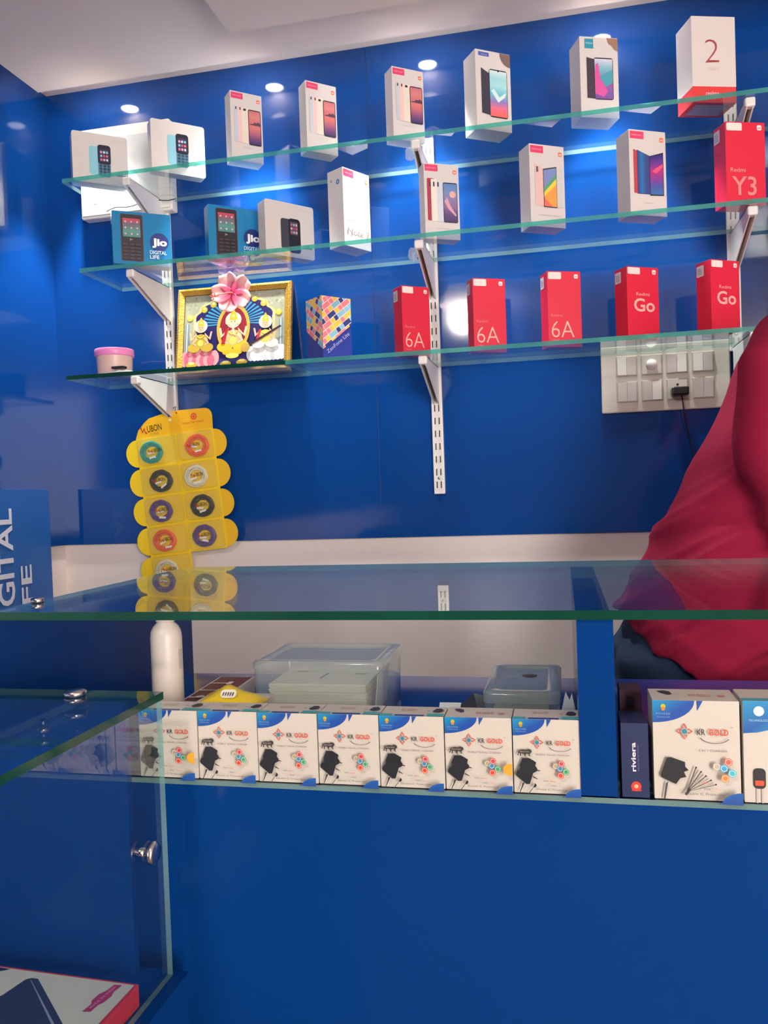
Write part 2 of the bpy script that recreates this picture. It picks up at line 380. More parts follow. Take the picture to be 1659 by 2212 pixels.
def mi_logo(F, u, v, s, bg, fg):
    F.rrect(u, v, u+s, v+s*F.w/F.h, bg, r=s*0.28); F.text('mi', u+s*0.2, v+s*0.28*F.w/F.h, s*0.42*F.w/F.h, fg, w=s*0.6, bold=0.02)
def white_phone(kind, w, h, d, side_sticker=False):
    b = carton(w, h, d, WHT); F, L, T = faces(b, w, h, d)
    if kind in ('fan', 'note6', 'rainbow', 'twilight', 'plain'):
        F.rect(0.03, 0.895, 0.40, 0.982, 'e2456e'); F.text('redmi note', 0.07, 0.93, 0.022, 'f6b9c6', w=0.27)
        mi_logo(F, 0.83, 0.875, 0.11, 'f07a55', 'ffffff')
    if kind == 'fan':
        F.rrect(0.11, 0.27, 0.30, 0.79, 'c6ced8', r=0.03); F.rrect(0.22, 0.265, 0.42, 0.785, 'ecc9c4', r=0.03); F.rect(0.34, 0.262, 0.56, 0.78, 'e8dccb')
        for u in (0.15, 0.28): F.rrect(u, 0.735, u+0.035, 0.775, '3a3438', r=0.012)
        F.rrect(0.40, 0.735, 0.48, 0.765, '2a2628', r=0.012)
        F.rrect(0.545, 0.25, 0.945, 0.765, '2b2530', r=0.05)
        F.gquad(0.565, 0.262, 0.925, 0.75, ['3f3a6b', '7a4c7c', 'b8667a', 'd97b74', 'cf6f78', 'd88a80', 'c9707c'])
        F.poly([(0.565, 0.545), (0.925, 0.54), (0.925, 0.575), (0.86, 0.60), (0.80, 0.58), (0.74, 0.59), (0.70, 0.565), (0.62, 0.56)], '5c4356')
        F.text('Redmi Note 5 Pro', 0.34, 0.195, 0.014, 'b9b2ae', w=0.35)
    if kind == 'note6':
        F.rrect(0.08, 0.24, 0.28, 0.80, 'b03a52', r=0.04); F.rect(0.19, 0.235, 0.38, 0.79, 'ece3d6'); F.poly([(0.36, 0.232), (0.54, 0.232), (0.54, 0.745), (0.36, 0.79)], 'cfd6e0')
        for u in (0.14, 0.25, 0.37): F.rrect(u, 0.69, u+0.045, 0.755, '4a4550', r=0.02)
        F.rrect(0.53, 0.225, 0.94, 0.755, '2c2a3e', r=0.04); F.gquad(0.545, 0.235, 0.925, 0.74, ['4a3f66', '66507e', '8d6f98', '8f7fb0', '6f8ec0', '5f86bd'])
        F.disc(0.80, 0.60, 0.09, 'e6b0a8'); F.poly([(0.56, 0.5), (0.64, 0.56), (0.74, 0.44), (0.9, 0.33), (0.88, 0.31), (0.68, 0.40)], 'd9a3b4')
        F.text('Redmi Note 6 Pro', 0.30, 0.135, 0.014, 'b9b2ae', w=0.40)
    if kind == 'rainbow':
        F.poly([(0.14, 0.255), (0.40, 0.25), (0.40, 0.70), (0.14, 0.765)], 'e3bdb8'); F.rrect(0.18, 0.66, 0.24, 0.73, '6a5c60', r=0.02)
        F.poly([(0.72, 0.25), (0.93, 0.245), (0.93, 0.72), (0.72, 0.74)], 'cfcfca'); F.poly([(0.375, 0.24), (0.765, 0.24), (0.765, 0.745), (0.375, 0.705)], '3a3640')
        F.poly([(0.39, 0.25), (0.75, 0.25), (0.75, 0.73), (0.39, 0.69)], '7d8fc4'); F.poly([(0.39, 0.47), (0.75, 0.66), (0.75, 0.57), (0.39, 0.41)], '5aa27c')
        F.poly([(0.39, 0.42), (0.75, 0.60), (0.75, 0.50), (0.39, 0.34)], 'e9d34e'); F.poly([(0.39, 0.37), (0.75, 0.53), (0.75, 0.25), (0.39, 0.25)], 'f2a052')
        F.poly([(0.39, 0.36), (0.62, 0.25), (0.39, 0.25)], 'e8715a'); F.text('Redmi Note 5 Global', 0.22, 0.135, 0.014, 'b9b2ae', w=0.60)
    if kind == 'twilight':
        F.poly([(0.11, 0.26), (0.27, 0.25), (0.27, 0.74), (0.11, 0.77)], 'c8434c'); F.poly([(0.20, 0.25), (0.56, 0.25), (0.56, 0.70), (0.20, 0.765)], '33477e')
        F.grad(lambda t: ((0.21+0.34*t, 0.255), (0.21+0.34*t, 0.755-0.055*t)), ['2f4a8a', '2f74b4', '35508f', '4a3f7c'], 6)
        F.poly([(0.54, 0.235), (0.92, 0.245), (0.92, 0.755), (0.54, 0.70)], '23203c'); F.grad(lambda t: ((0.55, 0.25+0.45*t), (0.905, 0.255+0.48*t)), ['3f74b4', '4a5ba8', '8a3f96', 'b3357f', '6b3b9a', '2f2f78'], 10)
        F.poly([(0.60, 0.52), (0.72, 0.50), (0.90, 0.58), (0.90, 0.62), (0.70, 0.56)], 'e0567e'); F.text('Redmi 7', 0.42, 0.14, 0.014, 'b9b2ae', w=0.20)
    if kind == 'plain':
        F.text('Redmi', 0.12, 0.325, 0.022, '6a625e', w=0.30); F.text('Note 7', 0.12, 0.15, 0.090, '8a827e', w=0.82)
        L.disc(0.68, 0.83, 0.115, '4a7fae'); L.disc(0.68, 0.83, 0.06, '9ec6dc'); L.rect(0.2, 0.85, 0.3, 0.88, '9a9490')
    if kind == 'teal':
        F.rect(0.09, 0.925, 0.39, 0.975, '4a63ac'); F.text('vivo', 0.16, 0.937, 0.022, 'b9c6ea', w=0.17)
        F.disc(1.0, 1.0, 0.30, '7a6058', n=14, a0=180, a1=270, ry=0.15) if 0 else F.poly([(0.995, 0.995)]+[(0.995-0.30*cos(radians(a)), 0.995-0.165*sin(radians(a))) for a in range(0, 91, 10)], '7a6058')
        F.poly([(0.15, 0.205), (0.42, 0.185), (0.42, 0.74), (0.36, 0.72), (0.15, 0.775)], '3a3a4a'); F.rrect(0.375, 0.165, 0.895, 0.775, '2a2c3a', r=0.06)
        F.gquad(0.39, 0.18, 0.88, 0.76, ['ef6a5e', 'ee6f8c', '8f7fc0', '6ec4d4', 'a6dede', '9ed6da', 'd8eaea'], 12)
        F.poly([(0.42, 0.50), (0.62, 0.36), (0.82, 0.44), (0.85, 0.50), (0.66, 0.43), (0.5, 0.53)], 'd5eef0'); F.disc(0.635, 0.762, 0.03, '20222c', n=12)
    if kind == 'pinkteal':
        F.rect(0.13, 0.855, 0.36, 0.975, '2e96ae'); F.text('vivo', 0.16, 0.91, 0.03, 'bfe4ea', w=0.17)
        F.poly([(0.995, 0.995), (0.70, 0.995), (0.76, 0.92), (0.84, 0.90), (0.90, 0.855), (0.97, 0.84), (0.995, 0.83)], 'a07a66')
        F.poly([(0.17, 0.24), (0.40, 0.235), (0.40, 0.70), (0.36, 0.725), (0.17, 0.745)], '453c48'); F.rrect(0.36, 0.225, 0.86, 0.745, '2a2834', r=0.05)
        F.gquad(0.375, 0.235, 0.845, 0.73, ['7d549a', '7a62ac', 'b04f96', '6f9ec0', '88bccb', 'd9d4e6'], 12)
        F.poly([(0.375, 0.30), (0.60, 0.26), (0.72, 0.33), (0.60, 0.42), (0.50, 0.55), (0.47, 0.68), (0.40, 0.66), (0.375, 0.55)], 'dc58a0')
        F.poly([(0.50, 0.50), (0.66, 0.38), (0.845, 0.44), (0.845, 0.60), (0.66, 0.56)], '4d9fb0')
    if kind == 'two':
        F.text('2', 0.30, 0.40, 0.28, 'a24248', w=0.33); F.text('PRO', 0.37, 0.31, 0.03, 'd9b9b2', w=0.24)
    return b, F, L, T

ZT1, ZT2, ZT3 = Z1+ST/2+0.0002, Z2+ST/2+0.0002, Z3+ST/2+0.0002
def nokia(dark, w, h, d):
    b = carton(w, h, d, 'd6cec8', r=0.006, m=M_GLOSSP); F, L, T = faces(b, w, h, d)
    F.text('Nokia 105', 0.70, 0.885, 0.040, 'c5bcb5', w=0.23)
    if not dark:
        F.rrect(0.30, 0.17, 0.60, 0.74, '8cc4d2', r=0.05); F.rrect(0.455, 0.145, 0.685, 0.775, '5b8ea4', r=0.05); F.rrect(0.455, 0.40, 0.69, 0.785, '1b2030', r=0.05)
        F.rect(0.49, 0.45, 0.66, 0.70, '3a3450')
        for i in range(3):
            for j in range(3): F.rrect(0.50+0.052*i, 0.465+0.075*j, 0.537+0.052*i, 0.51+0.075*j, ('d8667a', '8fb8d8', 'd9a0b0', 'b8566c', 'c4d4e2')[(i*2+j) % 5], r=0.010)
        for i in range(3):
            for j in range(4): F.rrect(0.475+0.07*i, 0.16+0.06*j, 0.53+0.07*i, 0.205+0.06*j, '2c4458', r=0.012)
    else:
        F.rrect(0.31, 0.13, 0.60, 0.70, '3b3e4c', r=0.05); F.rrect(0.47, 0.08, 0.71, 0.72, '1d1f28', r=0.06); F.rect(0.50, 0.42, 0.66, 0.66, '54485a')
        for i in range(3):
            for j in range(3): F.rrect(0.51+0.048*i, 0.44+0.07*j, 0.545+0.048*i, 0.485+0.07*j, ('c85a6a', '9ab0c4', 'd7a4a4', 'a84c5a')[(i+j*2) % 4], r=0.010)
    F.text('microne', 0.78, 0.19, 0.035, '2e4a80', w=0.16, bold=0.03); F.ring(0.86, 0.21, 0.05, 0.012, '2e4a80', n=10, ry=0.05, a0=20, a1=160)
    L.text('Nokia 105', 0.62, 0.45, 0.035, '9a948e', ang=90)
    return b
def jio(w, h, d):
    b = carton(w, h, d, '2580b4', r=0.003, m=M_GLOSSP); F, L, T = faces(b, w, h, d)
    F.rrect(0.14, 0.06, 0.52, 0.95, '4a3238', r=0.03); F.rrect(0.155, 0.07, 0.505, 0.94, '2c262e', r=0.025)
    F.gquad(0.18, 0.52, 0.475, 0.87, ['4f8a86', '5a948c', '6e6a78', 'cf4258'], 6)
    for i in range(3):
        for j in range(3): F.disc(0.225+0.1*i, 0.575+0.115*j, 0.016, ('f0a8a0', 'e8c0c8', 'f4b0a8')[(i+j) % 3], n=10)
    F.text('Jio', 0.29, 0.455, 0.035, 'd8d2d4')
    for i in range(3):
        for j in range(5): F.rrect(0.18+0.105*i, 0.09+0.065*j, 0.26+0.105*i, 0.125+0.065*j, '443a42', r=0.008)
    F.disc(0.79, 0.45, 0.158, '202e74', n=32); F.text('Jio', 0.665, 0.385, 0.135, 'f2eeee', w=0.255, bold=0.045)
    F.text('DIGITAL', 0.62, 0.215, 0.070, 'c8d8ea', w=0.29, bold=0.02); F.text('LIFE', 0.62, 0.125, 0.070, 'c8d8ea', w=0.16, bold=0.02)
    return b
def red_phone(kind, w, h, d):
    b = carton(w, h, d, 'dc2340'); F, L, T = faces(b, w, h, d)
    F.rrect(0.03, 0.895, 0.42, 0.988, 'f6dfd8', r=0.03); mi_logo(F, 0.80, 0.905, 0.12, 'f6e6e2', 'dc2340')
    if kind == '6A':
        F.text('6A', 0.09, 0.125, 0.235, 'f6b6a8', w=0.68, bold=-0.012); F.text('Redmi', 0.09, 0.40, 0.040, 'e87a82', w=0.34); F.text('Smartphone', 0.1, 0.085, 0.016, 'f0a0a0', w=0.2)
    elif kind == 'Go':
        F.text('Go', 0.20, 0.385, 0.185, 'f4b2a8', w=0.66, bold=0.02); F.text('Redmi', 0.28, 0.60, 0.050, 'f0b0aa', w=0.42)
    else:
        F.text('Y3', 0.14, 0.12, 0.235, 'f28a8c', w=0.62, bold=0.01); F.text('Redmi', 0.11, 0.395, 0.055, 'f0a0a0', w=0.38)
    L.text('Redmi '+kind, 0.42, 0.65, 0.030, 'c05068', ang=-90)
    return b, F, L

# top shelf
place(nokia(False, .134, .125, .036), 'phone_box', (-1.1141, -0.1664, 0.6799), ZT1, 'white box picturing a pale blue keypad phone, leftmost on the top shelf', group='white keypad phone boxes')
place(nokia(False, .134, .127, .030), 'phone_box', (-0.9017, -0.1637, 0.7269), ZT1, 'white box picturing a pale blue keypad phone, second on top shelf', group='white keypad phone boxes')
GS = 'white smartphone boxes on the top shelf'
for nme, sp, dm in (('leftmost of three alike', (-0.7122, -0.1854, 0.7177), (.0793, .163, .038)),
                    ('middle of three alike', (-0.5269, -0.1799, 0.7319), (.0798, .1625, .038)),
                    ('beside the middle bracket', (-0.318, -0.1865, 0.6421), (.0801, .1633, .038))):
    b, F, L, T = white_phone('fan', *dm); place(b, 'phone_box', sp, ZT1, 'white tall box with a sunset phone print and red tag, '+nme, group=GS)
b, *_ = white_phone('teal', .0893, .1749, .0549); place(b, 'phone_box', (-0.1237, -0.1837, 0.5983), ZT1, 'white phone box with teal and coral screen print and small blue tag, top shelf', group=GS)
b, *_ = white_phone('pinkteal', .0882, .1744, .0564); place(b, 'phone_box', (0.1065, -0.1796, 0.3776), ZT1, 'white phone box with teal top tag and pink screen print, top shelf', group=GS)
# the box with a white sleeve over a red tray
def two_box():
    w, h, d = .0975, .181, .0693
    t = thing('phone_box', 'white phone box with a large numeral 2 and red base, right end of top shelf', 'phone box', (0.342, -0.1822, ZT1), 0.3207, GS)
    m = MB(); m.prism(rounded(w-.001, 0.034, .001), 0.0005, d-.0005, M_PRINT, 'e0403e'); F = Face(m, (-w/2, 0, 0), (1, 0, 0), (0, 0, 1), w, .034)
    F.text('realme', 0.30, 0.45, 0.28, 'f6d8d2', w=0.30)
    U = Face(m, (-w/2, d, 0), (1, 0, 0), (0, -1, 0), w, d); U.rect(0.12, 0.15, 0.88, 0.85, '8d86a0')
    m.build('tray', t)
    m = MB(); m.T = Matrix.Translation((0, 0, .034)); m.prism(rounded(w, h-.034, .001), 0, d, M_PRINT, 'dcd2cc'); F = Face(m, (-w/2, 0, 0), (1, 0, 0), (0, 0, 1), w, h-.034)
    F.text('2', 0.30, 0.34, 0.36, 'a8484c', w=0.32, bold=-0.02); F.text('PRO', 0.37, 0.23, 0.045, 'dcc0b8', w=0.24); m.build('sleeve', t)
two_box()
# middle shelf
place(jio(.1396, .128, .040), 'phone_box', (-0.9904, -0.1997, 0.5946), ZT2, 'blue box with a round logo and keypad phone, leftmost on the middle shelf', group='blue keypad phone boxes')
place(jio(.1396, .130, .030), 'phone_box', (-0.7611, -0.1571, 0.7013), ZT2, 'blue round-logo phone box partly hidden by a white box on the middle shelf', group='blue keypad phone boxes')
place(nokia(True, .1365, .1296, .0331), 'phone_box', (-0.6266, -0.1454, 0.8573), ZT2, 'white box picturing a black keypad phone, third on the middle shelf')
GM = 'white smartphone boxes on the middle shelf'
b, *_ = white_phone('plain', .0875, .181, .0515); place(b, 'phone_box', (-0.4544, -0.1599, 1.0199), ZT2, 'plain white box with faint grey Note 7 lettering and blue side sticker', group=GM)
b, *_ = white_phone('note6', .0857, .173, .034); place(b, 'phone_box', (-0.2512, -0.162, 0.5106), ZT2, 'white box with red, cream and violet phones print, on the middle standard', group=GM)
b, *_ = white_phone('rainbow', .0875, .1815, .0467); place(b, 'phone_box', (-0.0118, -0.1735, 0.5429), ZT2, 'white box with a yellow, green and orange striped phone screen print', group=GM)
b, *_ = white_phone('twilight', .0906, .1827, .0492); place(b, 'phone_box', (0.2023, -0.1821, 0.4925), ZT2, 'white box with a blue and purple phone print, rightmost white on middle shelf', group=GM)
def red(kind, spec, dm, z, label, group):
    w, h, d = dm; b, F, L = red_phone(kind, w, h, d); o = place(b, 'phone_box', spec, z, label, group=group)
    m = MB(); L2 = Face(m, (-w/2, d, 0), (0, -1, 0), (0, 0, 1), d, h, lift=0.0006); L2.rrect(0.05, 0.80, 0.55, 0.955, 'd9d2d6', r=0.05)
    for k in range(4): L2.rect(0.14, 0.83+k*0.025, 0.45-0.05*(k % 2), 0.838+k*0.025, '8a8286')
    m.build('sticker', o); return o
red('Y3', (0.3987, -0.188, 0.3648), (.0901, .173, .044), ZT2, 'red phone box lettered Y3 at the right end of the middle shelf', None)
GR = 'red smartphone boxes on the lowest shelf'
red('6A', (-0.324, -0.1446, 0.6789), (.0742, .1643, .0415), ZT3, 'red phone box lettered 6A in front of the middle standard', GR)
red('6A', (-0.1525, -0.1312, 0.4736), (.081, .1708, .0368), ZT3, 'red phone box lettered 6A, middle one, beside the bright lamp reflection', GR)
red('6A', (0.018, -0.1297, 0.3992), (.0809, .1721, .0408), ZT3, 'red phone box lettered 6A next to the Go boxes', GR)
red('Go', (0.1869, -0.1622, 0.5623), (.0835, .1576, .043), ZT3, 'red phone box lettered Go above the white switchboard', GR)
red('Go', (0.3529, -0.1847, 0.5685), (.0768, .151, .0429), ZT3, 'red phone box lettered Go, rightmost, beside the right standard', GR)
def zen():
    w, h, d = .0809, .1447, .0696; b = carton(w, h, d, '2a3a94'); F, L, T = faces(b, w, h, d)
    cols = ['f08088', 'f5c04a', '86bcd2', '34407e', 'f5c04a', 'f08088', '86bcd2', 'f08088', '34407e', 'f5c04a']
    def clip(poly, a, bb, c0):  # keep a*x+b*y<=c
        out = []
        for i in range(len(poly)):
            p, q = poly[i], poly[(i+1) % len(poly)]; fp = a*p[0]+bb*p[1]-c0; fq = a*q[0]+bb*q[1]-c0
            if fp <= 0: out.append(p)
            if (fp < 0 < fq) or (fq < 0 < fp):
                t = fp/(fp-fq); out.append((p[0]+(q[0]-p[0])*t, p[1]+(q[1]-p[1])*t))
        return out
    for Fc, W, flip in ((F, w, 1), (L, d, -1)):
        base = [(0, 0.03*h), (W, 0.03*h), (W, h), (0, h)]
        # keep area above the diagonal rising away from the shared edge
        e0, e1 = (0.14*h, 0.57*h) if flip == 1 else (0.50*h, 0.14*h)
        sl = (e1-e0)/W; area_ = clip([(0, 0), (W, 0), (W, h), (0, h)], sl, -1, -e0)
        Fc.poly([(x/W, y/h) for x, y in area_], 'efe6e0')
        k = 0; S = 0.0125; g = 0.0008; rnd = random.Random(3+flip); ang = atan2(sl, 1); ca, sa = cos(ang), sin(ang)
        for i in range(-6, 16):
            for j in range(-14, 18):
                if (i+2*j) % 4 not in (0, 1): continue
                for hv in (0, 1):
                    # herringbone of 1x2 bricks along +-diagonals
                    X = (i*1.0)*S; Y = (j*1.0)*S
                    if hv == 0 and (i+2*j) % 4 == 0: r = (X+g, Y+g, X+2*S-g, Y+S-g)
                    elif hv == 1 and (i+2*j) % 4 == 1: r = (X+S+g*0, Y+g, X+2*S-g, Y+S-g) if 0 else (X+g, Y+g+S*0, X+S-g, Y+2*S-g) if 0 else None
                    else: r = None
                    if not r: continue
                    q = [(r[0], r[1]), (r[2], r[1]), (r[2], r[3]), (r[0], r[3])]
                    q = [(x*ca-y*sa+W*0.1, x*sa+y*ca+h*0.45) for x, y in q]
                    for a, bb, c0 in ((1, 0, W), (-1, 0, 0), (0, 1, h), (sl, -1, -e0)):
                        q = clip(q, a, bb, c0)
                        if len(q) < 3: break
                    if len(q) >= 3:
                        kk = Fc.k; Fc.poly([(x/W, y/h) for x, y in q], cols[(i*3+j*7) % 10]); Fc.k = kk
        Fc.k += 1
        # cross bricks fill the remaining cells
        for i in range(-6, 16):
            for j in range(-14, 18):
                if (i+2*j) % 4 != 2: continue
                q = [(i*S+g, j*S+g), (i*S+2*S-g, j*S+g), (i*S+2*S-g, j*S+S-g), (i*S+g, j*S+S-g)]
                halves = [[(i*S+g, j*S+g), (i*S+S-g, j*S+g), (i*S+S-g, j*S+S-g), (i*S+g, j*S+S-g)], [(i*S+S+g, j*S+g), (i*S+2*S-g, j*S+g), (i*S+2*S-g, j*S+S-g), (i*S+S+g, j*S+S-g)]]
                for hh, q in enumerate(halves):
                    q = [(x*ca-y*sa+W*0.1, x*sa+y*ca+h*0.45) for x, y in q]
                    for a, bb, c0 in ((1, 0, W), (-1, 0, 0), (0, 1, h), (sl, -1, -e0)):
                        q = clip(q, a, bb, c0)
                        if len(q) < 3: break
                    if len(q) >= 3:
                        kk = Fc.k; Fc.poly([(x/W, y/h) for x, y in q], cols[(i*7+j*3+hh*4) % 10]); Fc.k = kk
        Fc.k += 1
    F.text('ZenFone Lite', 0.16, 0.075, 0.062, 'b9b6dc', w=0.98, ang=38)
    return b
place(zen(), 'phone_box', (-0.5061, -0.1882, 0.8445), ZT3, 'dark blue phone box with a colourful brick pattern, beside the framed picture')

# ------------------------------------------------------------------ framed picture and flower
def picture():
    W, H = .312, .243
    t = thing('framed_picture', 'gold-framed devotional print of three seated deities leaning on the blue wall', 'picture', (-0.822, -0.075, ZT3), 0, None, rot=(radians(-11), 0, radians(2)))
    M_GOLD = mat('gold_frame', 'c99a3c', rough=0.38, metal=0.35, bump=(220, 0.6))
    M_GOLD2 = mat('gold_beading', 'e2b64e', rough=0.3, metal=0.5)
    m = MB(); a = .018
    for p in ([(-W/2, 0), (W/2, 0), (W/2-a, a), (-W/2+a, a)], [(W/2, 0), (W/2, H), (W/2-a, H-a), (W/2-a, a)], [(W/2, H), (-W/2, H), (-W/2+a, H-a), (W/2-a, H-a)], [(-W/2, H), (-W/2, 0), (-W/2+a, a), (-W/2+a, H-a)]):
        y0 = 0.0; o = [(p[0][0], y0, p[0][1]), (p[1][0], y0, p[1][1])]; i = [(p[2][0], y0-.001+.004, p[2][1]), (p[3][0], y0+.003, p[3][1])]
        mid = [((p[1][0]*.6+p[2][0]*.4), -.005, (p[1][1]*.6+p[2][1]*.4)), ((p[0][0]*.6+p[3][0]*.4), -.005, (p[0][1]*.6+p[3][1]*.4))]
        m.face([o[0], o[1], mid[0], mid[1]], M_GOLD); m.face([mid[1], mid[0], i[0], i[1]], M_GOLD)
        m.face([(p[0][0], .014, p[0][1]), (p[1][0], .014, p[1][1]), o[1], o[0]][::-1], M_GOLD)
    m.face([(-W/2, .014, 0), (-W/2, .014, H), (W/2, .014, H), (W/2, .014, 0)], M_GOLD); m.build('frame', t)
    m = MB(); n = 44
    for k in range(n):
        for z in (.0045, H-.0045):
            x = -W/2+.004+(W-.008)*k/(n-1); m.box((x-.0018, -.0032, z-.0022), (x+.0018, .0, z+.0022), M_GOLD2)
    for k in range(34):
        for x in (-W/2+.0045, W/2-.0045):
            z = .006+(H-.012)*k/33; m.box((x-.0022, -.0032, z-.0018), (x+.0022, .0, z+.0018), M_GOLD2)
    m.build('beading', t)
    w, h = W-2*a, H-2*a; m = MB(); m.face([(-w/2, .0065, a), (w/2, .0065, a), (w/2, .0065, a+h), (-w/2, .0065, a+h)], M_PRINT, 'b7ae96')
    F = Face(m, (-w/2, .0065, a), (1, 0, 0), (0, 0, 1), w, h, lift=0.00022)
    r = random.Random(5)
    for k in range(60): u, v = r.random(), 0.78+0.22*r.random(); F.disc(u, v, 0.012, r.choice(['a59c86', 'c9c2ac', '98907c']), n=6); F.k -= .35
    F.k += .5
    # scalloped arch with the violet sky
    def arch(s, c):
        p = [(0.5-0.37*s, 0.0), (0.5+0.37*s, 0.0), (0.5+0.37*s, 0.60)]
        for k in range(7):
            a0 = radians(8+k*24); a1 = radians(8+(k+1)*24) if k < 6 else radians(172)
            for q in range(5):
                tt = a0+(a1-a0)*q/5; rr = 1+0.055*sin(q/5*pi); p.append((0.5+0.37*s*cos(tt)*rr, 0.60+0.34*s*sin(tt)*rr))
        p.append((0.5-0.37*s, 0.60)); F.poly(p, c)
    arch(1.10, 'd9c88e'); arch(1.02, '2e2266')
    for k in range(22):
        a0 = radians(-8+k*9); a1 = a0+radians(4.5); F.poly([(0.5, 0.60), (0.5+0.31*cos(a0), 0.60+0.31*sin(a0)), (0.5+0.31*cos(a1), 0.60+0.31*sin(a1))], '3fa2c8'); F.k -= .35
    F.k += .5
    for u in (0.035, 0.965): F.rect(u-0.02, 0.12, u+0.02, 0.62, '8f98a0'); F.rect(u-0.008, 0.12, u+0.002, 0.62, 'd8dcde')
    for u, v in ((0.20, 0.80), (0.29, 0.86), (0.70, 0.90), (0.79, 0.83), (0.06, 0.70), (0.94, 0.70)):
        F.disc(u, v, 0.032, 'cdb23c', n=12); F.disc(u, v+0.012, 0.016, 'f1e48c', n=8)
    F.rect(0.0, 0.0, 1.0, 0.10, '23306e'); F.rect(0.12, 0.08, 0.88, 0.13, '3a3a7c')
    # lotus seats
    def lotus(u, v, R, c1, c2):
        for k in range(9):
            x = u-R+2*R*k/8; F.disc(x, v-0.02*abs(k-4)/4, R*0.30, c1 if k % 2 else c2, n=12, ry=0.10)
        for k in range(7):
            x = u-R*0.75+1.5*R*k/6; F.disc(x, v-0.05, R*0.26, c2 if k % 2 else c1, n=12, ry=0.075)
    lotus(0.17, 0.17, 0.15, 'd9687e', 'eca0a4'); lotus(0.83, 0.19, 0.15, 'f0efe9', 'd8d9dc')
    # central niche
    F.disc(0.5, 0.52, 0.165, 'c9a545', n=30, ry=0.33); F.disc(0.5, 0.52, 0.135, '8c2230', n=30, ry=0.28)
    def figure(u, v, s, robe, seat, skin='e8b596', halo='f2ead0', crown='d8b43a', trunk=False, sash=None):
        F.disc(u, v+0.36*s, 0.075*s, halo, n=22); F.poly([(u-0.10*s, v+0.02*s), (u+0.10*s, v+0.02*s), (u+0.075*s, v+0.22*s), (u-0.075*s, v+0.22*s)], robe)
        F.disc(u-0.075*s, v+0.03*s, 0.075*s, seat, n=16, ry=0.07*s); F.disc(u+0.075*s, v+0.03*s, 0.075*s, seat, n=16, ry=0.07*s)
        F.disc(u, v+0.14*s, 0.062*s, robe, n=16, ry=0.10*s); F.disc(u, v+0.10*s, 0.035*s, 'e6c860', n=12, ry=0.05*s)
        for d in (-1, 1):
            F.poly([(u+d*0.05*s, v+0.22*s), (u+d*0.115*s, v+0.14*s), (u+d*0.135*s, v+0.27*s), (u+d*0.115*s, v+0.27*s), (u+d*0.10*s, v+0.18*s), (u+d*0.045*s, v+0.26*s)], skin)
            F.poly([(u+d*0.05*s, v+0.20*s), (u+d*0.10*s, v+0.10*s), (u+d*0.05*s, v+0.06*s), (u+d*0.045*s, v+0.08*s), (u+d*0.08*s, v+0.10*s), (u+d*0.04*s, v+0.16*s)], skin)
        F.disc(u, v+0.33*s, 0.040*s, skin, n=18, ry=0.055*s)
        F.poly([(u-0.042*s, v+0.36*s), (u+0.042*s, v+0.36*s), (u+0.030*s, v+0.43*s), (u, v+0.50*s), (u-0.030*s, v+0.43*s)], crown); F.disc(u, v+0.41*s, 0.014*s, 'f6ec98', n=8)
        for d in (-1, 1): F.disc(u+d*0.016*s, v+0.338*s, 0.005*s, '33201c', n=6)
        if trunk:
            for d in (-1, 1): F.disc(u+d*0.052*s, v+0.335*s, 0.022*s, skin, n=12, ry=0.035*s)
            F.poly([(u-0.014*s, v+0.33*s), (u+0.014*s, v+0.33*s), (u+0.012*s, v+0.22*s), (u+0.03*s, v+0.17*s), (u+0.015*s, v+0.155*s), (u-0.008*s, v+0.21*s)], 'efc0a4')
        else: F.poly([(u-0.012*s, v+0.308*s), (u+0.012*s, v+0.308*s), (u, v+0.30*s)], 'b8323c')
        F.ring(u, v+0.235*s, 0.045*s, 0.010*s, 'f0d75c', n=12, ry=0.06*s, a0=190, a1=350)
        if sash: F.poly([(u-0.07*s, v+0.24*s), (u-0.045*s, v+0.25*s), (u-0.075*s, v+0.06*s), (u-0.11*s, v+0.06*s)], sash)
    figure(0.5, 0.25, 1.05, 'd8ae74', 'e8b92e', trunk=True, sash='b3202e', skin='efc4a2')
    F.disc(0.5, 0.20, 0.10, 'd9b52c', n=16, ry=0.045); F.disc(0.5, 0.155, 0.065, 'f2e26a', n=16, ry=0.035)
    figure(0.18, 0.26, 0.86, 'b99a36', 'c4a23c', sash=None); figure(0.82, 0.26, 0.86, 'd8c25a', 'e4dfd4', sash='c03038')
    F.poly([(0.62, 0.26), (0.645, 0.24), (0.98, 0.49), (0.965, 0.51)], '3b2a2a'); F.disc(0.63, 0.245, 0.045, 'c9a24c', n=14)
    for u, v in ((0.10, 0.06), (0.44, 0.05), (0.60, 0.06)): F.disc(u, v, 0.055, 'cdb13a', n=14, ry=0.035); F.disc(u, v+0.02, 0.035, 'f0e18a', n=12, ry=0.018)
    m.build('print', t)
    m = MB(); m.face([(-w/2, .0050, a), (w/2, .0050, a), (w/2, .0050, a+h), (-w/2, .0050, a+h)], M_GLASS); m.build('glazing', t)
picture()
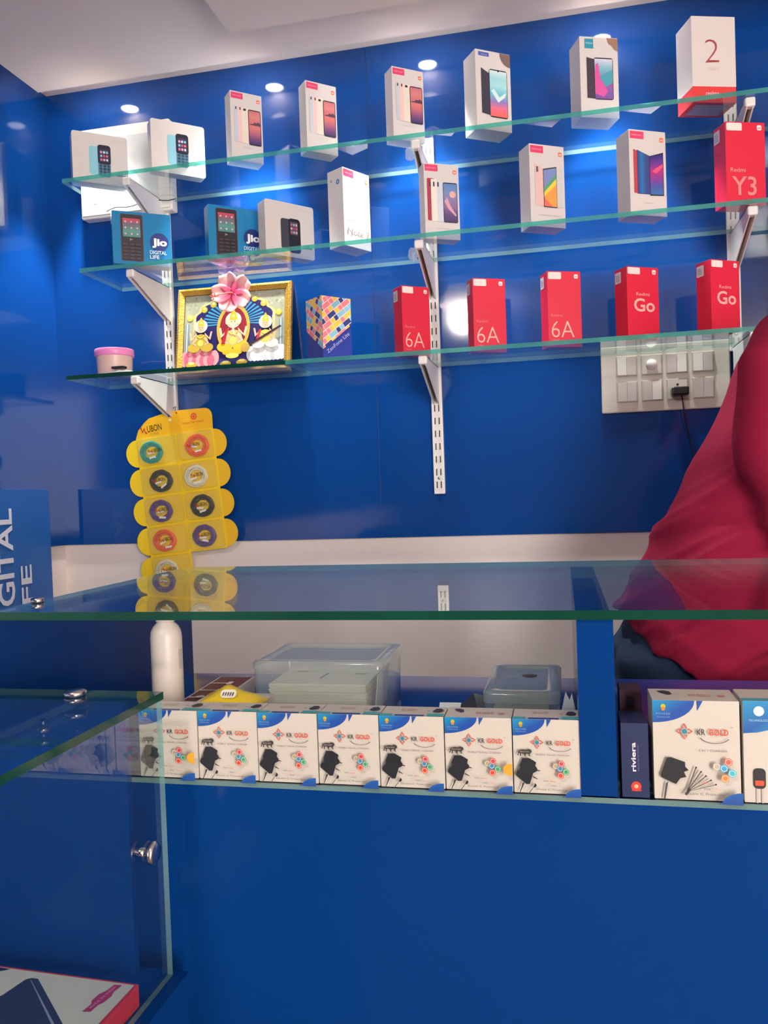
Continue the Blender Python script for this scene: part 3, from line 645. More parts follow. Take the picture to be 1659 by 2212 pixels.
def flower():
    t = thing('hibiscus_flower', 'pink hibiscus flower resting on top of the gold picture frame', 'flower', (-0.806, -0.088, 1.622), 0, None, rot=(radians(82), 0, radians(6)))
    M_PET = mat('petal', 'f2a7a4', rough=0.6, attr=True)
    for k in range(5):
        m = MB(); n = 9; L = .052; rows = []
        for i in range(n):
            s = i/(n-1); wd = .0235*sin(pi*min(1, s*0.80+0.05))**0.75+0.002; row = []
            for j in range(7):
                q = (j-3)/3; row.append((L*s*1.0, wd*q, .016*s*s*0.6-.006*s+.006*abs(q)*s+.0025*sin(j*2.1+k)*s))
            rows.append(row)
        for i in range(n-1):
            for j in range(6):
                def cc(s): 
                    s = min(1, s*1.25); A, B = (0.74, 0.10, 0.33), (0.97, 0.72, 0.69); return tuple(A[z]*(1-s)+B[z]*s for z in range(3))
                m.face([rows[i][j], rows[i+1][j], rows[i+1][j+1], rows[i][j+1]], M_PET, [cc(i/8), cc((i+1)/8), cc((i+1)/8), cc(i/8)], True)
        p = m.build('petal', t, weld=True); p.rotation_euler = (0, 0, radians(90+72*k+20)); sm = p.modifiers.new('solid', 'SOLIDIFY'); sm.thickness = 0.0008
    m = MB(); pts = [(0, 0, 0), (-.010, -.004, .012), (-.026, -.012, .024), (-.044, -.022, .032)]
    m.tube(pts, [.0022, .0018, .0015, .0012], M_PRINT, 'e8785e')
    rnd = random.Random(2)
    for k in range(26):
        q = 0.55+0.45*rnd.random(); p = Vector(pts[2]).lerp(Vector(pts[3]), (q-0.5)*2); d = Vector((rnd.uniform(-1, 1), rnd.uniform(-1, 1), rnd.uniform(-1, 1))).normalized()*.006
        m.tube([p, p+d], .0005, M_PRINT, 'f0907a', n=4); c = p+d; m.box(tuple(c-Vector((.0009,)*3)), tuple(c+Vector((.0009,)*3)), M_PRINT, 'e2503c')
    m.build('stamen', t)
flower()
# pink-lidded tub and the small things next to it
def tub():
    t = thing('plastic_tub', 'small frosted plastic tub with a pink lid at the left end of lowest shelf', 'container', (-1.122, -0.125, ZT3))
    m = MB(); body = mat('milky_plastic', 'dcb8ae', rough=0.35); m.lathe([(.041, 0), (.0425, .002), (.0455, .062), (.0455, .063), (.044, .063), (.041, .004), (.0005, .003)], body, n=36); m.build('body', t)
    m = MB(); lid = mat('pink_lid', 'f58cc6', rough=0.3, noise=(20, 0.03)); m.lathe([(.048, .056), (.0492, .057), (.0495, .072), (.048, .0745), (.045, .0735), (.0005, .0735)], lid, n=36); m.build('lid', t)
tub()
m = MB(); rr = random.Random(4); N = 10; pts = [[(-1.115+.094*i/N, -0.210+.05*j/6, ZT3+.002+.012*sin(pi*i/N)*(.6+.4*rr.random())*sin(pi*(j+.5)/7)) for j in range(7)] for i in range(N+1)]
for i in range(N):
    for j in range(6): m.face([pts[i][j], pts[i+1][j], pts[i+1][j+1], pts[i][j+1]], M_PRINT, 'd8d0ca', True)
o = m.build('folded_cloth', weld=True); so = o.modifiers.new('s', 'SOLIDIFY'); so.thickness = .0016; tag(o, 'thin crumpled white pouch lying in front of the pink-lidded tub', 'pouch')
m = MB(); m.box((-1.092, -0.195, ZT3+.0145), (-1.058, -0.178, ZT3+.0205), M_BLACK); o = m.build('memory_card_case'); bevel(o, .001); tag(o, 'tiny black plastic case lying on the white pouch beside the tub', 'case')

# ------------------------------------------------------------------ distribution box high on the wall
def dbox():
    t = thing('distribution_box', 'white electrical distribution box on the blue wall behind the top shelf', 'electrical box', (0, 0, 0))
    m = MB(); m.box((-1.252, -0.040, 1.868), (-0.985, -0.006, 2.108), M_PLAST); o = m.build('housing', t); bevel(o, .004)
    m = MB(); m.box((-1.247, -0.0445, 1.874), (-0.990, -0.0405, 2.102), M_PLAST); o = m.build('door', t); bevel(o, .006, 3)
    m = MB(); m.box((-1.212, -0.0455, 1.905), (-1.02, -0.0446, 2.075), mat('grey_window', 'c3c6c4', rough=0.15)); o2 = m.build('window', o)
dbox()
def wire():
    m = MB(); m.tube([(-1.17+.2*i/12, -0.052-.012*sin(pi*i/12), 1.878+.014*(i/12)+.004*sin(i)) for i in range(13)], .0012, M_BLACK); 
    tag(m.build('wire'), 'thin dark wire drooping across the white distribution box', 'wire')
wire()
# ------------------------------------------------------------------ switchboard and plug
def switchboard():
    t = thing('switchboard', 'large ivory switchboard with two rows of switches below the lowest shelf', 'switchboard', (0, 0, 0))
    m = MB(); m.box((0.100, -0.0135, 1.271), (0.392, -0.006, 1.430), M_PLAST2); o = m.build('plate', t); bevel(o, .003)
    xs = (0.135, 0.192, 0.249, 0.307)
    for r, (z0, z1) in enumerate(((1.357, 1.405), (1.295, 1.345))):
        for c, x in enumerate(xs):
            m = MB(); m.box((x, -0.0155, z0), (x+.049, -0.0137, z1), mat('module_grey', 'bdb4a6', rough=.5)); f = m.build('module_frame', t); bevel(f, .0012)
            if (r, c) == (1, 2):
                m = MB(); m.box((x+.003, -0.0168, z0+.003), (x+.046, -0.0156, z1-.003), M_PLAST2); s = m.build('socket', f)
                m = MB(); 
                for dx, dz in ((.0245, .036), (.013, .016), (.036, .016)): m.tube([(x+dx, -0.0172, z0+dz), (x+dx, -0.0168, z0+dz)], .0028, M_SLOT, n=12)
                m.build('socket_holes', s)
            elif (r, c) == (0, 1):
                m = MB(); m.box((x+.003, -0.0168, z0+.003), (x+.046, -0.0156, z1-.003), M_PLAST2); s = m.build('dimmer', f)
                m = MB(); m.lathe([(.013, 0), (.012, .004), (.0005, .005)], M_PLAST, n=20); k = m.build('knob', s); k.location = (x+.0245, -.0168, z0+.024); k.rotation_euler = (radians(90), 0, 0)
            else:
                for h in (0, 1):
                    x0 = x+.003+h*.0217; on = (r+c+h) % 3 == 0; m = MB(); d0, d1 = (.0035, .0012) if on else (.0012, .0035)
                    m.mesh([(x0, -.0156, z0+.003), (x0+.021, -.0156, z0+.003), (x0+.021, -.0156, z1-.003), (x0, -.0156, z1-.003),
                            (x0, -.0156-d0, z0+.003), (x0+.021, -.0156-d0, z0+.003), (x0+.021, -.0156-d1, z1-.003), (x0, -.0156-d1, z1-.003)],
                           [(4, 5, 6, 7), (0, 1, 5, 4), (1, 2, 6, 5), (2, 3, 7, 6), (3, 0, 4, 7)], M_PLAST); m.build('switch', f)
switchboard()
def plug():
    t = thing('charger_plug', 'black charger plug in the switchboard socket with a cord hanging down', 'charger', (0.276, -0.0172, 1.313))
    m = MB(); m.box((-.019, -.034, -.011), (.019, 0, .009), M_BLACK); o = m.build('plug_body', t); bevel(o, .004, 3)
    m = MB(); P = [(.004, -.017, -.010), (.006, -.020, -.03), (.010, -.012, -.065), (.018, -.004, -.10), (.030, .003, -.15), (.046, .004, -.20), (.07, .004, -.26)]
    m.tube(P, .0016, M_BLACK); m.build('cord', t)
plug()

# ------------------------------------------------------------------ yellow hanging card with cables
def cablecard():
    ang = radians(5.2); org = (-1.122, -0.034, 1.2675)
    t = thing('cable_display_card', 'yellow hanging card with rows of blister pockets, hooked on the left standard', 'display card', org, 0, None, rot=(0, -ang, 0))
    w1, w2, rh = .119, .106, .0800; W = w1+w2
    Y = 'f0c81e'
    m = MB()
    def flat(poly, y, c, mm=M_PRINT, th=.0012): m.prism(poly, y, y+th, mm, c)
    flat([(0, 0), (W, 0), (W+.002, .030)]+[(W-.018+.02*cos(radians(a)), .035+.02*sin(radians(a))) for a in range(0, 91, 15)]+[(W*.55, .060), (W*.42, .058), (W*.2, .050), (.03, .040), (.01, .022)], 0, 'efb41c')
    flat([(0, -4*rh), (W, -4*rh), (W, 0), (0, 0)], 0, Y); flat([(0, -5*rh-.004), (w1, -5*rh-.004), (w1, -4*rh), (0, -4*rh)], 0.0002, Y)
    card = m; cm_ = m
    # side flaps
    for r in range(5):
        zc = -rh*(r+.5)
        for s in ((-1, 1) if r < 4 else (-1,)):
            x0 = 0 if s < 0 else W; m = MB()
            m.prism([(x0+s*.034*cos(radians(a))*1.0, zc+.037*sin(radians(a))) for a in range(-90, 91, 10)], .0003, .0013, M_PRINT, 'f2cc20' if s < 0 else 'ecba22')
            f = m.build('flap', t)
    # header print
    m = card; F = Face(m, (0, 0, 0), (1, 0, 0), (0, 0, 1), W, .06, lift=.0003)
    F.text('UBON', .165, .22, .30, '5a4410', w=.19, bold=.012, ang=3); F.poly([(.07, .42), (.085, .40), (.095, .20), (.125, .36), (.135, .18), (.16, .16), (.16, .22), (.14, .26), (.13, .46), (.10, .30), (.09, .52)], 'c2321e')
    F.text('BE FREE', .19, .08, .08, '9a7a2a', w=.12); F.disc(.78, .62, .040, 'e0562a', n=20); F.ring(.78, .62, .026, .008, 'f09a4a', n=16)
    F.text('Choose Your Colour', .62, .33, .10, 'c8501e', w=.28); F.disc(.475, .82, .036, '2a4a9a', n=18, ry=.06); F.disc(.475, .62, .022, 'f6ecc8', n=12, ry=.06)
    m.build('card', t)
    cells = [(r, c) for r in range(4) for c in range(2)]+[(4, 0)]
    colors = {(0, 0): ('1f9d96', 'teal'), (0, 1): ('f2622c', 'orange'), (1, 0): ('25221c', 'black'), (1, 1): ('e6dfc6', 'white'), (2, 0): ('5a3a86', 'purple'),
              (2, 1): ('2b2a20', 'black'), (3, 0): ('f2683c', 'orange'), (3, 1): ('563878', 'purple'), (4, 0): ('e8e2d0', 'white')}
    T = Matrix.Translation(org) @ Matrix.Rotation(ang, 4, Vector((0, -1, 0)))
    names = {0: 'top', 1: 'second', 2: 'third', 3: 'fourth', 4: 'lowest'}
    for r, c in cells:
        x0, x1 = (0.004, w1-.003) if c == 0 else (w1+.003, W-.004); z0, z1 = -rh*(r+1)+.003, -rh*r-.002
        m = MB(); o = [(p[0]+(x0+x1)/2, p[1]+z0) for p in rounded(x1-x0, z1-z0, .009)]; i = [(p[0]+(x0+x1)/2, p[1]+z0+.004) for p in rounded(x1-x0-.008, z1-z0-.008, .008)]; n = len(o)
        v = [(a, -.0005, b) for a, b in o]+[(a, -.013, b) for a, b in i]
        m.mesh(v, [(k, (k+1) % n, n+(k+1) % n, n+k) for k in range(n)]+[tuple(range(n, 2*n))], M_BLIST)
        F = Face(m, (x0, -.0132, z0), (1, 0, 0), (0, 0, 1), x1-x0, z1-z0, lift=.0002)
        F.text('UBON', .42, .46, .13, '4a3a1a', w=.24, bold=.01); F.poly([(.30, .52), (.33, .50), (.34, .44), (.38, .50), (.40, .44), (.42, .43), (.42, .47), (.39, .54), (.35, .47), (.33, .58)], 'c2321e')
        m.build('blister_pocket', t)
        # the coiled cable in the pocket
        cx = {(0, 0): .36, (0, 1): .56, (1, 0): .52, (1, 1): .42, (2, 0): .42, (2, 1): .50, (3, 0): .42, (3, 1): .45, (4, 0): .38}[(r, c)]*(x1-x0)+x0
        cz = (z0+z1)/2-.002; rnd = random.Random(r*3+c); col, cn = colors[(r, c)]
        m = MB(); pts = []; N = 250
        for k in range(N):
            a = 2*pi*k/28; R = .0232+.0058*sin(k*.085)+.0006*sin(k*1.7); pts.append((R*1.10*cos(a), .0032*sin(k*.13), R*.98*sin(a)))
        m.tube(pts, .0019, mat('cable_'+cn, col, rough=.35), n=6)
        k_ = m.build('coiled_cable'); k_.matrix_world = T @ Matrix.Translation((cx, -.0062, cz))
        tag(k_, 'coiled %s cable in the %s %s pocket of the yellow card' % (cn, names[r], ('left', 'right')[c]), 'cable', 'coiled cables in the yellow card')
        pl = mat('plug_white', 'f0ece4', rough=.3)
        for q in range(2):
            m = MB(); m.box((-.0095, -.002, -.0028), (.0095, .002, .0028), pl); b = m.build('cable_plug', k_); bevel(b, .0012)
            b.location = ((-.004, .006)[q]+rnd.uniform(-.006, .006), -.003, (-.004, -.015)[q]+rnd.uniform(-.003, .003)); b.rotation_euler = (0, rnd.uniform(-.6, .5), 0)
    m = MB(); m.tube([(w1-.012, -.002, .058), (w1-.008, .004, .066), (w1+.004, .012, .072), (w1+.002, .006, .060), (w1+.010, -.003, .052)], .0012, M_BLACK); m.build('hanging_tie', t)
cablecard()

# ------------------------------------------------------------------ blue poster board on the left wall
m = MB(); m.box((-1.366, -0.62, 0.55), (-1.360, -0.084, 1.140), mat('poster_blue', '0a58a6', rough=.35))
F = Face(m, (-1.360, -0.62, 0.55), (0, 1, 0), (0, 0, 1), .536, .59, m=M_PRINT, lift=.0008)
PW, PH = .536, .59
F.text('DIGITAL', (.62-.176)/PW-.095, (.800-.55)/PH, .0, 'd8dcec', w=.01) if 0 else None
vs_, fs_, tw_ = glyphs('DIGITAL', .02, 0); hC, wT = .062, .33
m.mesh([(-1.3586, -0.244-y*hC, 1.093-wT+x/tw_*wT) for x, y in vs_], fs_, M_PRINT, 'ccd0e0')
vs_, fs_, tw_ = glyphs('LIFE', .02, 0)
m.mesh([(-1.3586, -0.174-y*.044, 0.945-.185+x/tw_*.185) for x, y in vs_], fs_, M_PRINT, 'ccd0e0')
tag(m.build('poster_board'), 'blue board with white sideways DIGITAL LIFE lettering on the left wall', 'poster')

# ------------------------------------------------------------------ display counter
GT = 0.0095
def counter():
    t = thing('display_counter', 'long blue laminate display counter with a clear glass top', 'counter', (0, 0, 0))
    xl, xr = -0.668, 1.3; pt = 0.018
    m = MB(); m.box((xl-.003, GF-.001, 0.0), (xr, GF+.018, ZF-.006), M_BLUEC); m.build('front_panel', t)
    m = MB(); m.box((xl-pt, GF, 0.0), (xl, GB, ZG-GT-.0005), M_BLUEC); m.build('side_panel', t)
    m = MB(); m.box((0.0455-.0355, GF, ZF+.0005), (0.0455, GB, ZG-GT-.0005), M_BLUEC); m.build('divider', t)
    m = MB(); m.box((xl, GF+.018, ZF-.024), (xr, GB-.03, ZF-.006), M_BLUE); m.box((xl, GF+.0505, ZF-.006), (xr, GB-.03, ZF), M_BLUE); m.build('display_floor', t)
    m = MB(); m.box((xl, GB-.05, 0.0), (xr, GB-.032, ZF-.0242), M_BLUEC); m.build('back_panel', t)
    m = MB(); m.box((xr, GF, 0.0), (xr+pt, GB, ZG-GT-.0005), M_BLUEC); m.build('side_panel', t)
    sheet('floor_glass', xl+.001, xr, GF-.002, GF+.050, ZF-.0058, .0056, t, mg=M_GLASSC, me=M_EDGEL)
    sheet('glass_top', xl, xr, GF, GB, ZG-GT, GT, t, mg=M_GLASSC, me=M_EDGED, poly=[(xl+.006, GF-.004), (xr, GF-.004), (xr, GB), (xl-.004, GB+.0)])
    m = MB(); m.lathe([(.0075, 0), (.0082, .002), (.0082, .005), (.007, .0065), (.0005, .0068)], M_CHROME, n=24); c = m.build('screw_cap', t); c.location = (-0.648, -1.150, ZG+.0002)
    m = MB(); m.tube([(-0.648, -1.150, ZG-GT), (-0.648, -1.150, ZG-.0005)], .0028, M_CHROME); m.build('screw', t)
counter()

# ------------------------------------------------------------------ charger boxes
ZD = ZF+.0004
def charger_front(F, kind='single'):
    F.poly([(0, 1), (0, .775)]+[(.49*sin(radians(a)), 1-.225*cos(radians(a))) for a in range(10, 91, 10)], ['1d8cb8', '1c4f9c']+['1b4a9a']*9)
    F.poly([(.515, 1), (.585, 1), (.52, .90)], '1b4a9a')
    F.disc(.125, .94, .030, 'b7b22e', n=12); F.disc(.125, .915, .024, 'c88030', n=10); F.text('POWER', .04, .855, .022, '7fa6d0', w=.17); F.text('TECHNOLOGY', .045, .825, .016, '7fa6d0', w=.16)
    cx, cy = .365, .695
    for a in (0, 90, 180, 270):
        ca, sa = cos(radians(a)), sin(radians(a)); q = F.w/F.h
        P = lambda r, s: (cx+(r*ca-s*sa), cy+(r*sa+s*ca)*q)
        for s in (1, -1): F.poly([P(.10, 0), P(.055, .030*s), P(.03, .026*s), P(.03, .016*s), P(.055, .017*s), P(.085, 0)], 'd2452c')
    F.ring(cx, cy, .042, .010, '9aa8a8'); F.disc(cx, cy, .028, '2f7f96', n=14)
    F.text('KR', .505, .665, .062, '33302c', w=.095, bold=.012); F.text('GOLD', .64, .665, .062, 'd9472c', w=.225, bold=.02)
    F.ring(.71, .665, .18, .012, '4a4440', n=16, ry=.085, a0=200, a1=335); F.text('TM', .885, .74, .012, '55504c', w=.03)
    if kind == 'single': F.text('MOBILE TRAVEL CHARGER', .345, .525, .020, '5a5450', w=.50)
    else: F.text('5 IN 1 CHARGER', .52, .50, .020, '5a5450', w=.33)
    if kind == 'single':
        # walking lion mark
        F.poly([(.07, .535), (.085, .585), (.15, .60), (.20, .595), (.235, .61), (.275, .60), (.285, .57), (.265, .555), (.25, .53), (.265, .51), (.24, .512), (.235, .54), (.20, .545), (.185, .515), (.20, .505), (.175, .505), (.165, .545), (.13, .55), (.115, .525), (.125, .51), (.10, .512), (.105, .55), (.085, .545), (.08, .52), (.06, .515)], '3f3c3a')
        F.ring(.045, .57, .025, .005, '8a8682', n=12, a0=60, a1=330); F.text('MAKE IN INDIA', .10, .565, .014, 'c9c2b8', w=.14)
        F.poly([(.14, .485), (.24, .488), (.345, .435), (.33, .385), (.36, .35), (.355, .315), (.295, .285), (.245, .145), (.235, .135), (.18, .135), (.17, .15), (.04, .245), (.035, .27)], '24262c')
        F.poly([(.33, .345), (.40, .325), (.405, .315), (.36, .318)], '3c3a3e'); F.poly([(.29, .25), (.36, .215), (.365, .205), (.30, .225)], '3c3a3e')
        F.text('KRG', .085, .32, .018, '8a8a90', ang=70, w=.06); F.poly([(.13, .155), (.165, .155), (.135, .10), (.085, .01), (.075, .01), (.115, .10)], '3a3a3e')
        F.poly([(.32, .155), (.345, .13), (.325, .095), (.29, .10)], '2c2a30'); F.poly([(.29, .10), (.305, .105), (.225, .01), (.21, .01)], '4a4648')
    else:
        F.poly([(.15, .43), (.20, .435), (.36, .39), (.36, .345), (.40, .31), (.345, .29), (.37, .24), (.30, .225), (.25, .165), (.22, .175), (.08, .23), (.075, .26)], '26262a')
        F.poly([(.13, .17), (.16, .19), (.12, .01), (.10, .01)], '4a4648')
        for k in range(5): F.poly([(.37, .10), (.385, .10), (.49+.055*k, .335-.04*k), (.475+.055*k, .34-.04*k)], '5a5652'); F.disc(.485+.055*k, .34-.04*k, .012, '3a3634', n=8)
        F.poly([(.34, .07), (.37, .06), (.42, .12), (.395, .135)], '3a3638')
    hx = [(.635, .395, 'a89a7a'), (.70, .365, '3b86a8'), (.72, .43, 'c8424a'), (.785, .325, '3f9a6a'), (.705, .275, 'd0452c')]
    if kind != 'single': hx = [(.72, .36, 'b8ac9a'), (.80, .345, '3fa0c8'), (.85, .41, 'd8604a'), (.89, .30, '48b0c0'), (.81, .25, 'e0803c')]
    for u, v, c in hx: F.disc(u, v, .052, c, n=6, a0=15, a1=375); F.ring(u, v, .040, .006, 'e8e2d8', n=6, a0=15, a1=375)
    for k, (u, v, c) in enumerate(((.44, .20, '8a8480'), (.54, .20, 'd07a60'), (.56, .145, '8a8480'), (.68, .145, 'd9a090'))):
        F.rect(u, v, u+.08, v+.004, c); 
        for q in range(4): F.rect(u+.005+q*.02, v-.012, u+.013+q*.02, v, c)
    F.text('Double IC Protection', .34, .085, .026, '6a6460', w=.46)
    F.poly([(1, 0), (.76, 0)]+[(1-.24*cos(radians(15*k)), .12*sin(radians(15*k))) for k in range(1, 7)], ['1b4890', '1b4890']+['1f58a2']*6)
    F.poly([(.72, 0), (.75, 0), (.745, .018)], '1b4a9a')
def charger_box(w, h, d, kind='single', topflip=False, gold=False):
    b = MB(); b.prism(rounded(w, h, .0006, 3), 0, d, M_PRINT, 'c6bfb2'); F, L, T = faces(b, w, h, d)
    charger_front(F, kind)
    if gold: F.poly([(1, .42), (1, .26)]+[(1-.13*sin(radians(a)), .34-.085*cos(radians(a))) for a in range(10, 180, 17)], 'd9a02e')
    if not topflip:
        T.rect(0, 0, .20, .20, '46a6b0'); T.rect(.24, 0, .70, .12, '1b3f92'); T.rect(.74, 0, 1, .26, '46a6a8'); T.text('KR GOLD', .30, .5, .22, 'b8807a', w=.24)
        T.poly([(.80, .45), (.86, .36), (.94, .42), (.97, .58), (.92, .76), (.84, .74)], '33363a'); T.poly([(.70, .5), (.74, .44), (.76, .5)], '55504c')
    else:
        T.poly([(.10, .78), (.14, .60), (.22, .44), (.27, .52), (.25, .74), (.18, .84)], '33363a'); T.text('KR GOLD', .46, .34, .2, 'd07060', w=.26); T.disc(.84, .42, .05, 'c89080', n=8)
    return b
proto = None
GC = 'white travel charger boxes in a row in the counter'
edges = [-.475, -.4035, -.333, -.2645, -.1965, -.127, -.057, .0105]
cl = ['leftmost, orange seal, partly behind the glass case', 'second in row, before the yellow packet', 'below the left end of the large clear box', 'below the right end of the large clear box',
      'with bare blue floor behind it', 'its top turned round, orange seal at right', 'last in row against the blue divider']
for i in range(7):
    w = edges[i+1]-edges[i]-.0012; flip = i == 5; gold = i in (0, 5)
    if i in (0, 5):
        o = charger_box(.0686, .0755, .038, topflip=flip, gold=gold).build('charger_box')
    elif proto is None:
        proto = charger_box(.0686, .0755, .038).build('charger_box'); o = proto
    else:
        o = proto.copy(); COL.objects.link(o)
    o.scale = (w/.0686, 1, 1); o.location = ((edges[i]+edges[i+1])/2, GF+.0015+(.001 if i % 2 else 0), ZD)
    tag(o, 'white travel charger box, '+cl[i], 'charger box', GC)
o = charger_box(.080, .0975, .046, kind='five', topflip=True).build('charger_box'); o.location = (.1205, GF+.0015, ZD); tag(o, 'larger white 5 in 1 charger box right of the dark narrow box', 'charger box')
b = MB(); w, h, d = .080, .0985, .046; b.prism(rounded(w, h, .0006, 3), 0, d, M_PRINT, 'c6bfb2'); F, L, T = faces(b, w, h, d)
F.poly([(0, 1), (0, .68)]+[(.62*sin(radians(a)), 1-.32*cos(radians(a))) for a in (15, 30, 45, 60, 75, 90)], ['1d8cb8', '1c4f9c']+['1d74ae']*6); F.disc(.18, .90, .06, 'e8eeee', n=14); F.text('TECHNOLOGY', .06, .80, .022, 'a8d0e0', w=.24)
F.rrect(.10, .14, .24, .34, '2a2628', r=.05); F.rrect(.12, .17, .22, .22, 'd8502c', r=.01); F.rect(.13, 0, .15, .14, 'b8b0a8'); F.rect(.19, 0, .21, .14, 'b8b0a8'); F.rrect(.30, .14, .46, .36, '2a2628', r=.05)
F.text('KR', .45, .66, .055, '33302c', w=.09); F.text('GOLD', .57, .66, .055, 'd9472c', w=.24)
T.rect(0, 0, .45, .2, '46a6b0')
o = b.build('charger_box'); o.location = (.2035, GF+.0015, ZD); tag(o, 'white charger box with two small black plugs, cut off by the right picture edge', 'charger box')
# dark blue narrow box and the maroon box behind it
b = MB(); w, h, d = .0258, .074, .045; b.prism(rounded(w, h, .0008, 3), 0, d, M_PRINT, '232c52'); F, L, T = faces(b, w, h, d)
vs_, fs_, tw_ = glyphs('riviera', .025, 0)
b.mesh([(-w/2+.0135-y*.0046, -.0006, .026+x/tw_*.029) for x, y in vs_], fs_, M_PRINT, 'd8d4dc')
vs_, fs_, tw_ = glyphs('THE SOUND OF LUXURY', 0, 0)
b.mesh([(-w/2+.0165-y*.0012, -.0006, .026+x/tw_*.027) for x, y in vs_], fs_, M_PRINT, '8a8698')
F.disc(.52, .15, .19, 'd8402c', n=18); F.disc(.52, .15, .08, 'f0a890', n=12); F.rect(.35, .09, .70, .11, 'd8402c')
o = b.build('earphone_box'); o.location = (.0628, GF+.0015, ZD); tag(o, 'narrow navy box with sideways white lettering beside the blue divider', 'earphone box')
b = MB(); b.prism(rounded(.022, .094, .0008, 3), 0, .035, M_PRINT, '3c2434'); F = Face(b, (-.011, 0, 0), (1, 0, 0), (0, 0, 1), .022, .094); F.rect(.3, .80, .65, .93, '1c1824')
o = b.build('earphone_box'); o.location = (.064, GF+.055, ZD); tag(o, 'dark maroon box standing behind the narrow navy box', 'earphone box')

# ------------------------------------------------------------------ things on the display floor
ZP = ZD
def bottle():
    t = thing('lotion_bottle', 'plain white plastic bottle standing behind the charger boxes', 'bottle', (-.490, -1.12, ZD))
    pm = mat('bottle_white', 'cdc2b8', rough=.35); m = MB(); R = .0195
    m.lathe([(R-.002, 0), (R, .002), (R, .140), (R-.001, .147), (R-.004, .153), (R-.0085, .1575), (.0105, .159), (.0105, .160)], pm, n=32); m.build('body', t)
    m = MB(); m.lathe([(.0118, .1595), (.012, .160), (.012, .1735), (.0112, .1745), (.0005, .1745)], pm, n=28); m.build('cap', t)
    m = MB(); F = None
    for k in range(8):
        a0, a1 = radians(-16+k*3), radians(-16+(k+1)*3); r = R+.0002
        m.face([(r*cos(a0), r*sin(a0), .10), (r*cos(a1), r*sin(a1), .10), (r*cos(a1), r*sin(a1), .125), (r*cos(a0), r*sin(a0), .125)], M_PRINT, 'b0a8a0')
    m.build('side_label', t)
bottle()
def maroonbox():
    w, d, h = .056, .150, .034
    t = MB(); t.box((-w/2, 0, 0), (w/2, d, h), M_PRINT, 'ddd4cc'); T = Face(t, (-w/2, 0, h), (1, 0, 0), (0, 1, 0), w, d); T.rect(.05, .02, .95, .98, '6e2a32')
    for v in (.14, .40, .68):
        T.rect(.02, v, .60, v+.028, 'eae2dc'); T.rrect(.52, v-.05, .66, v+.075, 'f0eae4', r=.06); 
    T.disc(.35, .155, .12, 'f0eae4', n=14)
    F = Face(t, (-w/2, 0, 0), (1, 0, 0), (0, 0, 1), w, h); F.rect(.1, .3, .5, .5, 'c0a8a8')
    o = t.build('earphone_box'); o.location = (-.492, -1.03, ZP+.0002); o.rotation_euler = (0, 0, .04); tag(o, 'flat maroon-topped box with white earphone drawings beside the white bottle', 'earphone box')
maroonbox()
def packet():
    ym = mat('yellow_foil', 'f0d020', rough=.22); m = MB(); N, K = 14, 8; rnd = random.Random(8); g = []
    for i in range(N+1):
        row = []
        for j in range(K+1):
            u, v = i/N, j/K; z = .017*(sin(pi*u)**.5)*(sin(pi*v)**.6)+rnd.uniform(-.0012, .0012)+.008*math.exp(-((u-.4)/.14)**2)*sin(pi*v); row.append((-.048+.096*u, .06*v-.02*u, max(.0006, z)))
        g.append(row)
    for i in range(N):
        for j in range(K): m.face([g[i][j], g[i+1][j], g[i+1][j+1], g[i][j+1]], ym, None, True)
    o = m.build('foil_packet', weld=True); o.location = (-.404, -1.138, ZP+.0592); o.scale = (.86, .95, .8); s = o.modifiers.new('s', 'SOLIDIFY'); s.thickness = .001
    m = MB(); F = Face(m, (-.012, 0, 0), (1, 0, 0), (0, .55, .83), .026, .016, lift=.0004); F.rrect(.05, .1, .95, .9, 'e8e4d0', r=.2); [F.poly([(.16+.14*k, .30), (.22+.14*k, .30), (.27+.14*k, .62), (.20+.14*k, .66)], '2a2a44') for k in range(5)]; l = m.build('printed_label', o); l.location = (0.002, -.0045, .0115)
    return o
o = packet(); tag(o, 'shiny yellow foil packet lying behind the second charger box', 'packet')
# a low white carton carries the packet
m = MB(); m.box((-.452, -1.158, ZP+.0002), (-.366, -1.075, ZP+.0590), M_PRINT, 'd6cfc6'); tag(m.build('small_carton'), 'white carton under the yellow foil packet', 'carton')

M_FROST = glass_mat('milky_lid_plastic', tint=(0.92, 0.97, 0.95), body=0.62, bodycol=(0.66, 0.78, 0.75), rough=0.15, ior=1.45)
def clearbox(name, x0, x1, y0, y1, h, label, lidh=.012, ml=None):
    ml = ml or M_CLEARP
    t = thing(name, label, 'plastic box', ((x0+x1)/2, (y0+y1)/2, ZP+.0002)); w, d = (x1-x0)/2, (y1-y0)/2
    def rr(w, d, r, z): 
        p = []
        for cx, cy, t0 in ((w-r, -d+r, -90), (w-r, d-r, 0), (-w+r, d-r, 90), (-w+r, -d+r, 180)):
            for k in range(5): a = radians(t0+k*22.5); p.append((cx+r*cos(a), cy+r*sin(a), z))
        return p
    m = MB(); m.rings([rr(w-.004, d-.004, .008, 0), rr(w-.002, d-.002, .009, .002), rr(w, d, .01, h-lidh)], M_CLEARP, cap=False)
    m.mesh(rr(w-.004, d-.004, .008, 0), [tuple(range(20))[::-1]], M_CLEARP); m.build('body', t)
    m = MB(); m.rings([rr(w+.0015, d+.0015, .011, h-lidh), rr(w+.0015, d+.0015, .011, h-.003), rr(w-.001, d-.001, .010, h), rr(w-.014, d-.014, .008, h), rr(w-.016, d-.016, .007, h-.003)], ml, cap=False)
    m.mesh(rr(w-.016, d-.016, .007, h-.003), [tuple(range(20))], ml); l = m.build('lid', t)
    return t, l
t1, l1 = clearbox('storage_box', -.427, -.243, -.995, -.855, .083, 'large clear plastic box holding a stack of papers, behind the charger boxes')
